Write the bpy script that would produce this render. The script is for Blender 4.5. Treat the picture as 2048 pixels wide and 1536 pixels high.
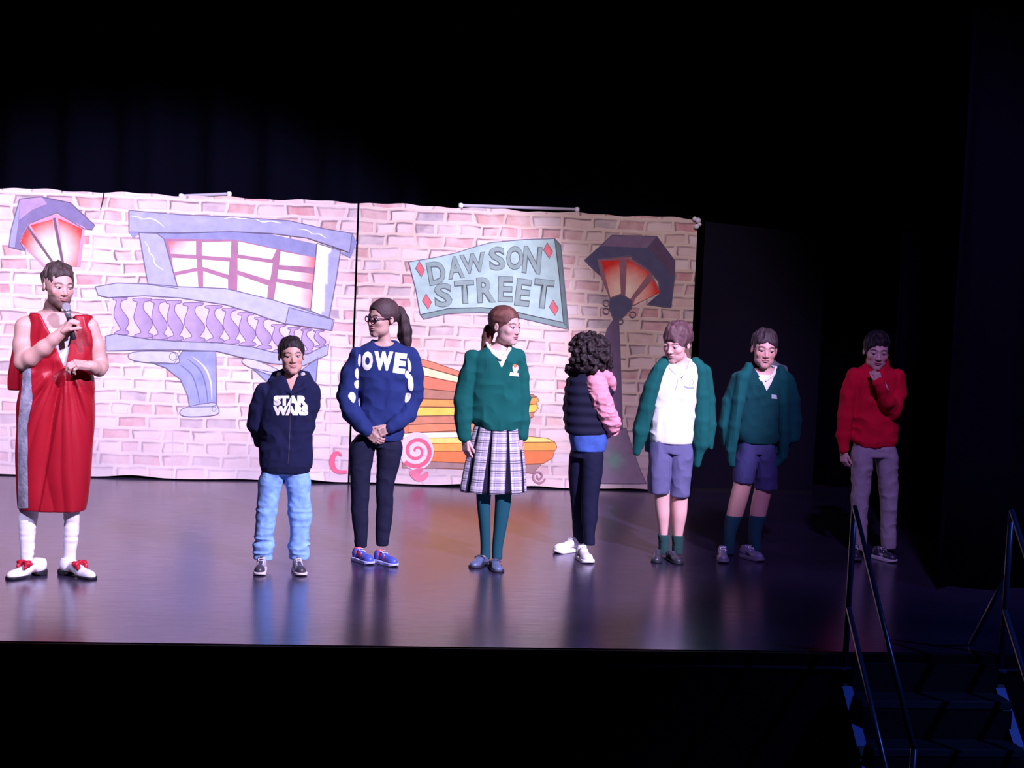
import bpy, bmesh, math, random
import numpy as np
from mathutils import Vector, Matrix
from mathutils.bvhtree import BVHTree

for o in list(bpy.data.objects):
    bpy.data.objects.remove(o)
random.seed(7)
scene = bpy.context.scene
col = scene.collection

# ------------------------------------------------------------------ camera
FPX, CW, CH = 3600.0, 2048, 1536            # focal length in pixels of the 2048x1536 frame
YAW, PITCH, ROLL, CAMZ = 0.1262, 0.0942, 0.0433, 2.20
EDGE_Y, BACK_Y = 8.935, 14.28               # stage front edge, painted backdrop
CAM = np.array([0.0, 0.0, CAMZ])
FWD = np.array([math.sin(YAW)*math.cos(PITCH), math.cos(YAW)*math.cos(PITCH), -math.sin(PITCH)])
_r0 = np.array([math.cos(YAW), -math.sin(YAW), 0.0])
_u0 = np.cross(_r0, FWD)
RGT = math.cos(ROLL)*_r0 + math.sin(ROLL)*_u0
UPV = -math.sin(ROLL)*_r0 + math.cos(ROLL)*_u0
cam_data = bpy.data.cameras.new('camera')
cam_data.sensor_width = 36.0
cam_data.lens = 36.0*FPX/CW
cam_data.clip_end = 200
cam = bpy.data.objects.new('camera', cam_data)
M = Matrix.Identity(4)
for i in range(3):
    M[i][0], M[i][1], M[i][2], M[i][3] = RGT[i], UPV[i], -FWD[i], CAM[i]
cam.matrix_world = M
col.objects.link(cam)
scene.camera = cam

# ------------------------------------------------------------------ world, exposure, lamps
world = bpy.data.worlds.new('world')
scene.world = world
world.use_nodes = True
bg = world.node_tree.nodes['Background']
bg.inputs[0].default_value = (0.10, 0.09, 0.35, 1)
bg.inputs[1].default_value = 0.004
scene.view_settings.view_transform = 'Standard'
scene.view_settings.look = 'None'
scene.view_settings.gamma = 1.0
scene.view_settings.use_curve_mapping = False
scene.view_settings.exposure = 0.18


def spot(name, loc, target, energy, color, angle, blend, size):
    d = bpy.data.lights.new(name, 'SPOT')
    d.energy, d.color = energy, color
    d.spot_size, d.spot_blend, d.shadow_soft_size = math.radians(angle), blend, size
    o = bpy.data.objects.new(name, d)
    o.location = loc
    o.rotation_euler = (Vector(target)-Vector(loc)).to_track_quat('-Z', 'Y').to_euler()
    col.objects.link(o)
    return o


# front-of-house lanterns hung left and right of the audience, and a dim blue wash
spot('stage_spot_house_left', (-3.4, 4.0, 6.9), (-1.9, 12.6, 1.0), 5600, (0.75, 0.63, 1.0), 29, 0.7, 0.08)
spot('stage_spot_house_right', (5.2, 3.6, 6.9), (0.05, 12.4, 0.9), 10800, (0.75, 0.63, 1.0), 30.5, 0.32, 0.08)
spot('stage_spot_warm', (2.4, 5.5, 6.9), (2.5, 14.2, 1.1), 1800, (0.88, 0.68, 0.84), 22, 0.7, 0.12)
spot('stage_wash_violet', (2.6, 4.5, 6.9), (4.0, 11.8, 0.7), 1700, (0.55, 0.34, 1.0), 26, 0.8, 0.2)
spot('stage_side_blue', (8.0, 6.2, 6.5), (5.0, 8.6, -0.2), 1000, (0.10, 0.20, 1.0), 40, 0.8, 0.1)


# ------------------------------------------------------------------ pixel to place
def ray(u, v):
    return FWD + RGT*(u-CW/2)/FPX - UPV*(v-CH/2)/FPX


def ptY(u, v, Y):
    r = ray(u, v)
    return CAM + r*(Y/r[1])


def ptZ(u, v, Z=0.0):
    r = ray(u, v)
    return CAM + r*((Z-CAMZ)/r[2])


def proj(p):
    d = np.atleast_2d(p)-CAM
    z = d@FWD
    return CW/2+FPX*(d@RGT)/z, CH/2-FPX*(d@UPV)/z


# ------------------------------------------------------------------ objects
def tag(o, label=None, cat=None, group=None, kind=None):
    for k, v in (('label', label), ('category', cat), ('group', group), ('kind', kind)):
        if v:
            o[k] = v
    return o


def empty(name, loc, label, cat, group=None):
    o = bpy.data.objects.new(name, None)
    o.location = loc
    o.empty_display_size = 0.1
    col.objects.link(o)
    return tag(o, label, cat, group)


def mesh_obj(name, V, Fq, material, parent=None, colors=None, smooth=True, uv=None):
    """V (n,3) array; Fq list of faces or (m,k) int array."""
    me = bpy.data.meshes.new(name)
    if isinstance(Fq, np.ndarray):
        V = np.asarray(V, dtype=np.float32)
        me.vertices.add(len(V))
        me.vertices.foreach_set('co', V.ravel())
        k = Fq.shape[1]
        me.loops.add(Fq.size)
        me.loops.foreach_set('vertex_index', Fq.astype(np.int32).ravel())
        me.polygons.add(len(Fq))
        me.polygons.foreach_set('loop_start', np.arange(0, Fq.size, k, dtype=np.int32))
        me.update(calc_edges=True)
    else:
        me.from_pydata([tuple(map(float, p)) for p in V], [], [tuple(int(i) for i in f) for f in Fq])
        me.update()
    if smooth:
        me.polygons.foreach_set('use_smooth', np.ones(len(me.polygons), dtype=bool))
    if colors is not None:
        ca = me.color_attributes.new('Col', 'FLOAT_COLOR', 'POINT')
        c = np.ones((len(V), 4), dtype=np.float32)
        c[:, :3] = colors
        ca.data.foreach_set('color', c.ravel())
    mats = material if isinstance(material, (list, tuple)) else [material]
    for m in mats:
        me.materials.append(m)
    o = bpy.data.objects.new(name, me)
    col.objects.link(o)
    if parent:
        o.parent = parent
    return o


class MB:
    """collects simple shapes for ONE part"""
    def __init__(s):
        s.V, s.F = [], []

    def add(s, V, F):
        b = len(s.V)
        s.V += [tuple(map(float, p)) for p in V]
        s.F += [tuple(int(i)+b for i in f) for f in F]
        return s

    def box(s, lo, hi):
        x0, y0, z0 = lo
        x1, y1, z1 = hi
        return s.add([(x0, y0, z0), (x1, y0, z0), (x1, y1, z0), (x0, y1, z0), (x0, y0, z1), (x1, y0, z1), (x1, y1, z1), (x0, y1, z1)],
                     [(0, 3, 2, 1), (4, 5, 6, 7), (0, 1, 5, 4), (1, 2, 6, 5), (2, 3, 7, 6), (3, 0, 4, 7)])

    def tube(s, pts, r, n=8, closed=False):
        P = [np.array(p, float) for p in pts]
        m = len(P)
        rs = r if isinstance(r, (list, tuple)) else [r]*m
        V, F = [], []
        prev = None
        for i in range(m):
            if closed:
                t = P[(i+1) % m]-P[i-1]
            else:
                t = P[min(i+1, m-1)]-P[max(i-1, 0)]
            t = t/(np.linalg.norm(t)+1e-9)
            if prev is None:
                a = np.array([0, 0, 1.0]) if abs(t[2]) < .9 else np.array([1.0, 0, 0])
                nx = np.cross(t, a)
            else:
                nx = prev-t*np.dot(prev, t)
            nx /= np.linalg.norm(nx)+1e-9
            prev = nx
            ny = np.cross(t, nx)
            for k in range(n):
                a = 2*math.pi*k/n
                V.append(P[i]+rs[i]*(math.cos(a)*nx+math.sin(a)*ny))
        for i in range(m if closed else m-1):
            j = (i+1) % m
            for k in range(n):
                F.append((i*n+k, i*n+(k+1) % n, j*n+(k+1) % n, j*n+k))
        if not closed:
            F.append(tuple(range(n-1, -1, -1)))
            F.append(tuple((m-1)*n+k for k in range(n)))
        return s.add(V, F)

    def lathe(s, prof, n=20, base=(0, 0, 0)):
        V, F = [], []
        for r, z in prof:
            for k in range(n):
                a = 2*math.pi*k/n
                V.append((base[0]+r*math.cos(a), base[1]+r*math.sin(a), base[2]+z))
        for i in range(len(prof)-1):
            for k in range(n):
                F.append((i*n+k, i*n+(k+1) % n, (i+1)*n+(k+1) % n, (i+1)*n+k))
        F.append(tuple(range(n-1, -1, -1)))
        F.append(tuple((len(prof)-1)*n+k for k in range(n)))
        return s.add(V, F)

    def build(s, name, material, parent=None, smooth=False, colors=None):
        return mesh_obj(name, s.V, s.F, material, parent, colors, smooth)


# ------------------------------------------------------------------ materials
MATS = {}


def mat(name, color=(0.8, 0.8, 0.8), rough=0.7, bump=0.0, bscale=200.0, attr=False, metal=0.0, spec=0.3, vary=0.0, vscale=8.0, sheen=0.0, sss=0.0):
    if name in MATS:
        return MATS[name]
    m = bpy.data.materials.new(name)
    m.use_nodes = True
    nt = m.node_tree
    b = nt.nodes['Principled BSDF']
    b.inputs['Roughness'].default_value = rough
    b.inputs['Metallic'].default_value = metal
    b.inputs['Specular IOR Level'].default_value = spec
    b.inputs['Sheen Weight'].default_value = sheen
    if sss:
        b.inputs['Subsurface Weight'].default_value = sss
        b.inputs['Subsurface Radius'].default_value = (0.012, 0.005, 0.003)
        b.inputs['Subsurface Scale'].default_value = 1.0
    tc = nt.nodes.new('ShaderNodeTexCoord')
    if attr:
        a = nt.nodes.new('ShaderNodeVertexColor')
        a.layer_name = 'Col'
        src = a.outputs[0]
    else:
        a = nt.nodes.new('ShaderNodeRGB')
        a.outputs[0].default_value = (*color, 1)
        src = a.outputs[0]
    if vary:
        n = nt.nodes.new('ShaderNodeTexNoise')
        n.inputs['Scale'].default_value = vscale
        n.inputs['Detail'].default_value = 5
        nt.links.new(tc.outputs['Object'], n.inputs['Vector'])
        mr = nt.nodes.new('ShaderNodeMapRange')
        mr.inputs[1].default_value, mr.inputs[2].default_value = 0.3, 0.7
        mr.inputs[3].default_value, mr.inputs[4].default_value = 1-vary, 1+vary
        nt.links.new(n.outputs[0], mr.inputs[0])
        mx = nt.nodes.new('ShaderNodeVectorMath')
        mx.operation = 'SCALE'
        nt.links.new(src, mx.inputs[0])
        nt.links.new(mr.outputs[0], mx.inputs['Scale'])
        src = mx.outputs[0]
    nt.links.new(src, b.inputs['Base Color'])
    if bump:
        n = nt.nodes.new('ShaderNodeTexNoise')
        n.inputs['Scale'].default_value = bscale
        n.inputs['Detail'].default_value = 3
        nt.links.new(tc.outputs['Object'], n.inputs['Vector'])
        bp = nt.nodes.new('ShaderNodeBump')
        bp.inputs['Strength'].default_value = bump
        bp.inputs['Distance'].default_value = 0.004
        nt.links.new(n.outputs[0], bp.inputs['Height'])
        nt.links.new(bp.outputs[0], b.inputs['Normal'])
    MATS[name] = m
    return m


def srgb(r, g, b):
    f = lambda c: (c/255/12.92) if c/255 <= 0.04045 else ((c/255+0.055)/1.055)**2.4
    return (f(r), f(g), f(b))


# ------------------------------------------------------------------ signed distance modelling
_rng = np.random.default_rng(3)
_TAB = _rng.random((32, 32, 32)).astype(np.float32)


def vnoise(P, freq=(1, 1, 1), off=0.0):
    Q = P*np.asarray(freq, dtype=np.float32)+off
    I = np.floor(Q).astype(np.int64)
    t = (Q-I).astype(np.float32)
    t = t*t*(3-2*t)
    I0, I1 = I & 31, (I+1) & 31
    x0, y0, z0, x1, y1, z1 = I0[:, 0], I0[:, 1], I0[:, 2], I1[:, 0], I1[:, 1], I1[:, 2]
    tx, ty, tz = t[:, 0], t[:, 1], t[:, 2]
    a = _TAB[x0, y0, z0]*(1-tx)+_TAB[x1, y0, z0]*tx
    b = _TAB[x0, y1, z0]*(1-tx)+_TAB[x1, y1, z0]*tx
    c = _TAB[x0, y0, z1]*(1-tx)+_TAB[x1, y0, z1]*tx
    d = _TAB[x0, y1, z1]*(1-tx)+_TAB[x1, y1, z1]*tx
    return ((a*(1-ty)+b*ty)*(1-tz)+(c*(1-ty)+d*ty)*tz)*2-1


def smin(a, b, k):
    h = np.clip(0.5+0.5*(b-a)/k, 0, 1)
    return b*(1-h)+a*h-k*h*(1-h)


def smax(a, b, k):
    return -smin(-a, -b, k)


class Fld:
    def __init__(s, f, lo, hi):
        s.f, s.lo, s.hi = f, np.asarray(lo, float), np.asarray(hi, float)

    def __call__(s, P):
        return s.f(P)


def rc(a, b, ra, rb):
    a, b = np.asarray(a, float), np.asarray(b, float)
    ab = b-a
    L2 = float(ab@ab)+1e-9

    def f(P):
        t = np.clip(((P-a)@ab)/L2, 0, 1)
        d = P-a-t[:, None]*ab
        return np.sqrt((d*d).sum(1))-(ra+(rb-ra)*t)
    return Fld(f, np.minimum(a-ra, b-rb), np.maximum(a+ra, b+rb))


def ell(c, r, R=None):
    c, r = np.asarray(c, float), np.asarray(r, float)
    mx = r.max() if R is not None else r

    def f(P):
        q = P-c
        if R is not None:
            q = q@R
        k0 = np.sqrt(((q/r)**2).sum(1))+1e-9
        k1 = np.sqrt(((q/(r*r))**2).sum(1))+1e-9
        return k0*(k0-1)/k1
    return Fld(f, c-mx, c+mx)


def rbox(c, h, rad, R=None):
    c, h = np.asarray(c, float), np.asarray(h, float)
    mx = np.linalg.norm(h)+rad if R is not None else h+rad

    def f(P):
        q = P-c
        if R is not None:
            q = q@R
        q = np.abs(q)-h
        return np.sqrt((np.maximum(q, 0)**2).sum(1))+np.minimum(q.max(1), 0)-rad
    return Fld(f, c-mx, c+mx)


def union(fs, k=0.01, disp=None):
    fs = [f for f in fs if f is not None]
    lo = np.min([f.lo for f in fs], 0)
    hi = np.max([f.hi for f in fs], 0)

    def f(P):
        out = np.full(len(P), 0.5)
        for g in fs:
            m = g_margin+k
            i = np.nonzero(((P > g.lo-m) & (P < g.hi+m)).all(1))[0]
            if len(i):
                out[i] = smin(out[i], g(P[i]), k)
        if disp is not None:
            i = np.nonzero(np.abs(out) < 0.06)[0]
            if len(i):
                out[i] -= disp(P[i])
        return out
    return Fld(f, lo, hi)


g_margin = 0.05


def sub(a, b, k=0.004):
    return Fld(lambda P: smax(a(P), -b(P), k), a.lo, a.hi)


def inter(a, b, k=0.004):
    return Fld(lambda P: smax(a(P), b(P), k), a.lo, a.hi)


def plane(p, n):
    p, n = np.asarray(p, float), np.asarray(n, float)
    n = n/np.linalg.norm(n)
    return Fld(lambda P: (P-p)@n, (-9, -9, -9), (9, 9, 9))


def chain(pr, k=0.012):
    return union([rc(pr[i][0], pr[i+1][0], pr[i][1], pr[i+1][1]) for i in range(len(pr)-1)], k)


def loft(secs, n=2.3, mod=None, yaw=0.0, cap=0.01):
    """secs: rows (z, cx, cy, rx, ry); horizontal super-ellipse slices"""
    S = np.array(sorted(secs), float)
    zs = S[:, 0]
    zz = np.linspace(zs[0], zs[-1], 80)
    T = np.empty((80, 4))
    for j in range(4):
        y = S[:, j+1]
        m = np.gradient(y, zs) if len(zs) > 2 else np.full(len(zs), (y[-1]-y[0])/(zs[-1]-zs[0]))
        i = np.clip(np.searchsorted(zs, zz)-1, 0, len(zs)-2)
        h = zs[i+1]-zs[i]
        t = (zz-zs[i])/h
        T[:, j] = (2*t**3-3*t**2+1)*y[i]+(t**3-2*t**2+t)*h*m[i]+(-2*t**3+3*t**2)*y[i+1]+(t**3-t**2)*h*m[i+1]
    ca, sa = math.cos(yaw), math.sin(yaw)

    def f(P):
        z = P[:, 2]
        cx, cy, rx, ry = (np.interp(z, zz, T[:, j]) for j in range(4))
        dx, dy = P[:, 0]-cx, P[:, 1]-cy
        if yaw:
            dx, dy = dx*ca+dy*sa, -dx*sa+dy*ca
        ax, ay = np.abs(dx)/rx, np.abs(dy)/ry
        q = (ax**n+ay**n)**(1/n)
        rl = np.sqrt(dx*dx+dy*dy)/np.maximum(q, 1e-3)
        d = (q-1)*(0.35*rl+0.65*np.minimum(rx, ry))
        if mod is not None:
            d = d-mod(np.arctan2(dx, -dy), z, P)
        return smax(d, np.maximum(z-zz[-1], zz[0]-z), cap)
    R = np.maximum(T[:, 2], T[:, 3]).max() if yaw else None
    ex, ey = (R, R) if yaw else (T[:, 2].max(), T[:, 3].max())
    e = 0.02
    return Fld(f, (T[:, 0].min()-ex-e, T[:, 1].min()-ey-e, zz[0]-.005), (T[:, 0].max()+ex+e, T[:, 1].max()+ey+e, zz[-1]+.005))


def surf(fld, h, lo=None, hi=None):
    """naive surface nets on a sparse grid"""
    lo = (fld.lo if lo is None else np.asarray(lo, float))-3*h
    hi = (fld.hi if hi is None else np.asarray(hi, float))+3*h
    B = 4
    nb = np.ceil((hi-lo)/(B*h)).astype(int)+1
    H = B*h
    cx, cy, cz = (lo[i]+(np.arange(nb[i])+0.5)*H-0.5*h for i in range(3))
    C = np.stack(np.meshgrid(cx, cy, cz, indexing='ij'), -1).reshape(-1, 3)
    dc = fld(C)
    act = np.abs(dc) < H*1.45+h
    vals = np.repeat(np.repeat(np.repeat(np.sign(dc).reshape(nb), B, 0), B, 1), B, 2).astype(np.float32)
    bi = np.stack(np.unravel_index(np.nonzero(act)[0], nb), -1)
    off = np.stack(np.meshgrid(*[np.arange(B)]*3, indexing='ij'), -1).reshape(-1, 3)
    idx = (bi[:, None, :]*B+off[None]).reshape(-1, 3)
    for s in range(0, len(idx), 400000):
        I = idx[s:s+400000]
        vals[I[:, 0], I[:, 1], I[:, 2]] = fld(lo+I*h)
    s = vals < 0
    nx, ny, nz = s.shape
    cnt = np.zeros((nx-1, ny-1, nz-1), np.int8)
    sh = [(i, j, k) for i in (0, 1) for j in (0, 1) for k in (0, 1)]
    for i, j, k in sh:
        cnt += s[i:nx-1+i, j:ny-1+j, k:nz-1+k]
    mix = (cnt > 0) & (cnt < 8)
    ci = np.argwhere(mix)
    vid = np.full(mix.shape, -1, np.int32)
    vid[mix] = np.arange(len(ci))
    cv = [vals[ci[:, 0]+i, ci[:, 1]+j, ci[:, 2]+k] for i, j, k in sh]
    acc = np.zeros((len(ci), 3))
    num = np.zeros(len(ci))
    for a in range(8):
        for b in range(a+1, 8):
            da = np.array(sh[b])-np.array(sh[a])
            if np.abs(da).sum() != 1:
                continue
            va, vb = cv[a], cv[b]
            m = (va < 0) != (vb < 0)
            t = np.where(m, va/np.where(m, va-vb, 1), 0)
            acc[m] += (np.array(sh[a])+t[:, None]*da)[m]
            num[m] += 1
    V = lo+(ci+acc/num[:, None])*h
    Q = []
    for ax in range(3):
        a1, a2 = (ax+1) % 3, (ax+2) % 3
        sl0 = [slice(None)]*3
        sl1 = [slice(None)]*3
        sl0[ax], sl1[ax] = slice(0, -1), slice(1, None)
        e = s[tuple(sl0)] != s[tuple(sl1)]
        ei = np.argwhere(e)
        ok = (ei[:, a1] > 0) & (ei[:, a2] > 0) & (ei[:, a1] < s.shape[a1]-1) & (ei[:, a2] < s.shape[a2]-1)
        ei = ei[ok]
        def g(d1, d2):
            q = ei.copy()
            q[:, a1] -= d1
            q[:, a2] -= d2
            return vid[q[:, 0], q[:, 1], q[:, 2]]
        quad = np.stack([g(1, 1), g(0, 1), g(0, 0), g(1, 0)], 1)
        inside0 = s[ei[:, 0], ei[:, 1], ei[:, 2]]
        quad[~inside0] = quad[~inside0][:, ::-1]
        Q.append(quad)
    F = np.concatenate(Q)
    F = F[(F >= 0).all(1)]
    return V, F


def surf_multi(fld, h, boxes):
    """one surface: coarse spacing h everywhere, finer inside the boxes (lo, hi, h2)"""
    V, F = surf(fld, h)
    ctr = V[F].mean(1)
    keep = np.ones(len(F), bool)
    for lo, hi, h2 in boxes:
        keep &= ~((ctr > np.asarray(lo)+h*.6) & (ctr < np.asarray(hi)-h*.6)).all(1)
    Vs, Fs, b = [V], [F[keep]], len(V)
    for lo, hi, h2 in boxes:
        lo, hi = np.asarray(lo, float), np.asarray(hi, float)
        v, f = surf(fld, h2, lo, hi)
        c = v[f].mean(1)
        f = f[((c > lo) & (c < hi)).all(1)]
        Vs.append(v)
        Fs.append(f+b)
        b += len(v)
    V, F = np.concatenate(Vs), np.concatenate(Fs)
    used = np.unique(F)
    remap = np.full(len(V), -1)
    remap[used] = np.arange(len(used))
    return V[used], remap[F]


# ================================================================== the stage
def floor_material():
    m = bpy.data.materials.new('stage_vinyl')
    m.use_nodes = True
    nt = m.node_tree
    b = nt.nodes['Principled BSDF']
    tc = nt.nodes.new('ShaderNodeTexCoord')
    n = nt.nodes.new('ShaderNodeTexNoise')
    n.inputs['Scale'].default_value = 1.7
    n.inputs['Detail'].default_value = 8
    nt.links.new(tc.outputs['Object'], n.inputs['Vector'])
    cr = nt.nodes.new('ShaderNodeValToRGB')
    cr.color_ramp.elements[0].position, cr.color_ramp.elements[1].position = 0.3, 0.75
    cr.color_ramp.elements[0].color = (0.014, 0.011, 0.026, 1)
    cr.color_ramp.elements[1].color = (0.028, 0.022, 0.048, 1)
    nt.links.new(n.outputs[0], cr.inputs[0])
    nt.links.new(cr.outputs[0], b.inputs['Base Color'])
    # scuffs: long streaks that change the gloss
    mp = nt.nodes.new('ShaderNodeMapping')
    mp.inputs['Scale'].default_value = (1.0, 6.0, 1.0)
    mp.inputs['Rotation'].default_value = (0, 0, 0.35)
    nt.links.new(tc.outputs['Object'], mp.inputs[0])
    n2 = nt.nodes.new('ShaderNodeTexNoise')
    n2.inputs['Scale'].default_value = 5
    n2.inputs['Detail'].default_value = 8
    nt.links.new(mp.outputs[0], n2.inputs['Vector'])
    mr = nt.nodes.new('ShaderNodeMapRange')
    mr.inputs[3].default_value, mr.inputs[4].default_value = 0.17, 0.30
    nt.links.new(n2.outputs[0], mr.inputs[0])
    nt.links.new(mr.outputs[0], b.inputs['Roughness'])
    b.inputs['Specular IOR Level'].default_value = 1.0
    b.inputs['IOR'].default_value = 1.75
    b.inputs['Specular Tint'].default_value = (0.90, 0.76, 1.0, 1)
    n3 = nt.nodes.new('ShaderNodeTexNoise')
    n3.inputs['Scale'].default_value = 3.0
    n3.inputs['Detail'].default_value = 2
    nt.links.new(tc.outputs['Object'], n3.inputs['Vector'])
    bp = nt.nodes.new('ShaderNodeBump')
    bp.inputs['Strength'].default_value = 0.10
    bp.inputs['Distance'].default_value = 0.01
    nt.links.new(n3.outputs[0], bp.inputs['Height'])
    nt.links.new(bp.outputs[0], b.inputs['Normal'])
    return m


M_BLACK = mat('black_paint', (0.006, 0.006, 0.008), 0.6, spec=0.2)
M_DRAPE = mat('black_drape', (0.0014, 0.0014, 0.0055), 0.95, bump=0.3, bscale=60, spec=0.05)
M_FLAT = mat('black_flat_cloth', (0.009, 0.0075, 0.017), 0.9, bump=0.2, bscale=40, spec=0.05)
M_METAL = mat('dark_steel', (0.05, 0.055, 0.10), 0.3, metal=0.0, spec=0.9)

XL, XR = -5.0, 8.5
# stage floor in wide vinyl sheets laid across the stage
fl = MB().box((XL, EDGE_Y, -0.06), (XR, BACK_Y+2.2, 0.0)).build('floor', floor_material())
tag(fl, 'glossy black vinyl stage floor', kind='structure')
tag(MB().box((XL, EDGE_Y-0.03, -0.085), (XR, EDGE_Y-0.002, -0.004)).build('trim_1', mat('edge_trim', (0.004, 0.004, 0.007), 0.6, spec=0.2)), 'dark trim along the stage edge', kind='structure')
tag(MB().box((XL, EDGE_Y-0.042, -0.083), (XR, EDGE_Y-0.031, -0.073)).build('trim_2', mat('metal_lip', (0.05, 0.05, 0.08), 0.5, spec=0.5)), 'thin metal lip under the stage edge', kind='structure')
tag(MB().box((XL, EDGE_Y-0.03, -1.15), (XR, EDGE_Y+0.05, -0.09)).build('wall_front', M_BLACK), 'black fascia below the stage edge', kind='structure')
tag(MB().box((XL, -1.0, -1.25), (XR, EDGE_Y, -1.15)).build('floor_auditorium', M_BLACK), 'dark auditorium floor in front of the stage', kind='structure')
tag(MB().box((XL, BACK_Y+2.2, -0.06), (XR, BACK_Y+2.3, 7.5)).build('wall_back', M_BLACK), 'black back wall of the stage', kind='structure')
tag(MB().box((XR, -1.0, -1.25), (XR+0.1, BACK_Y+2.3, 7.5)).build('wall_right', M_BLACK), 'black side wall of the hall', kind='structure')
tag(MB().box((XL-0.1, -1.0, -1.25), (XL, BACK_Y+2.3, 7.5)).build('wall_left', M_BLACK), 'black side wall of the hall', kind='structure')
tag(MB().box((XL, EDGE_Y-1.0, 7.5), (XR, BACK_Y+2.3, 7.6)).build('ceiling', M_BLACK), 'black ceiling above the stage', kind='structure')


def drape(name, x0, x1, y, z0, z1, amp, wave, label, material=M_DRAPE, seed=0, along='x'):
    n = max(12, int(abs(x1-x0)/wave*10))
    V, F = [], []
    rows = 9
    for j in range(rows):
        t = j/(rows-1)
        for i in range(n+1):
            s = i/n
            x = x0+(x1-x0)*s
            ph = (x-x0)/wave*2*math.pi
            d = amp*(math.sin(ph+0.5*math.sin(ph*0.37+seed))+0.35*math.sin(ph*2.3+seed))*(1.0-0.25*t)
            p = (x, y+d, z0+(z1-z0)*t) if along == 'x' else (y+d, x, z0+(z1-z0)*t)
            V.append(p)
    for j in range(rows-1):
        for i in range(n):
            a = j*(n+1)+i
            F.append((a, a+1, a+n+2, a+n+1))
    o = mesh_obj(name, V, F, material)
    sm = o.modifiers.new('thickness', 'SOLIDIFY')
    sm.thickness = 0.008
    return tag(o, label, 'curtain')


drape('stage_curtain', XL+0.1, 4.4, BACK_Y+1.2, 0.0, 7.3, 0.06, 0.55, 'wide black curtain hanging behind the painted brick backdrop')
drape('stage_curtain', 4.45, 6.0, BACK_Y+0.55, 0.0, 7.3, 0.06, 0.34, 'black pleated curtain hanging behind the boy in the red jumper', seed=2)
xw = ptY(1655, 700, 13.3)[0]
drape('stage_curtain', xw+0.35, xw+2.2, 12.8, 0.0, 7.3, 0.07, 0.3, 'black wing curtain in deep folds beside the boy in the red jumper', seed=4)
xw2 = ptY(1915, 500, 10.6)[0]
drape('stage_curtain', xw2, xw2+2.6, 10.6, 0.0, 7.3, 0.05, 0.5, 'black wing curtain catching faint blue light near the stairs', seed=5)

# black flat standing next to the painted one
xf0, xf1 = ptY(1397, 700, BACK_Y+0.12)[0], ptY(1640, 700, BACK_Y+0.12)[0]
bf = empty('black_flat', (0.5*(xf0+xf1), BACK_Y+0.12, 0), 'plain black cloth flat standing beside the painted brick backdrop', 'flat')
g = MB()
zt0, zt1 = ptY(1410, 443, BACK_Y+0.12)[2], ptY(1640, 470, BACK_Y+0.12)[2]
w = 0.5*(xf1-xf0)
g.add([(-w, -.01, .02), (w, -.01, .02), (w, -.01, zt1), (-w, -.01, zt0), (-w, .01, .02), (w, .01, .02), (w, .01, zt1), (-w, .01, zt0)],
      [(0, 1, 2, 3), (5, 4, 7, 6), (0, 4, 5, 1), (1, 5, 6, 2), (2, 6, 7, 3), (3, 7, 4, 0)])
g.build('cloth', M_FLAT, bf)
g = MB()
for x in (-w+.04, w-.04):
    g.box((x-.03, .012, 0), (x+.03, .04, min(zt0, zt1)-.02))
g.box((-w+.07, .012, 1.0), (w-.07, .04, 1.06))
g.build('frame', mat('raw_timber', (0.20, 0.13, 0.07), 0.7, vary=0.2), bf)
g = MB().box((-w, -0.02, 0.0), (w, 0.03, 0.02)).build('bottom_rail', M_BLACK, bf)


# ------------------------------------------------------------------ painted backdrop
def cloth_wave(x, z):
    P = np.stack([x, np.zeros_like(x), z], -1)
    a = 0.014*vnoise(P, (0.9, 1, 0.7), 3.3)+0.006*vnoise(P, (3.1, 1, 2.2), 9.1)
    low = np.clip((0.45-z)/0.45, 0, 1)
    return a+low*0.018*vnoise(P, (5.0, 1, 3.0), 1.7)


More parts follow.
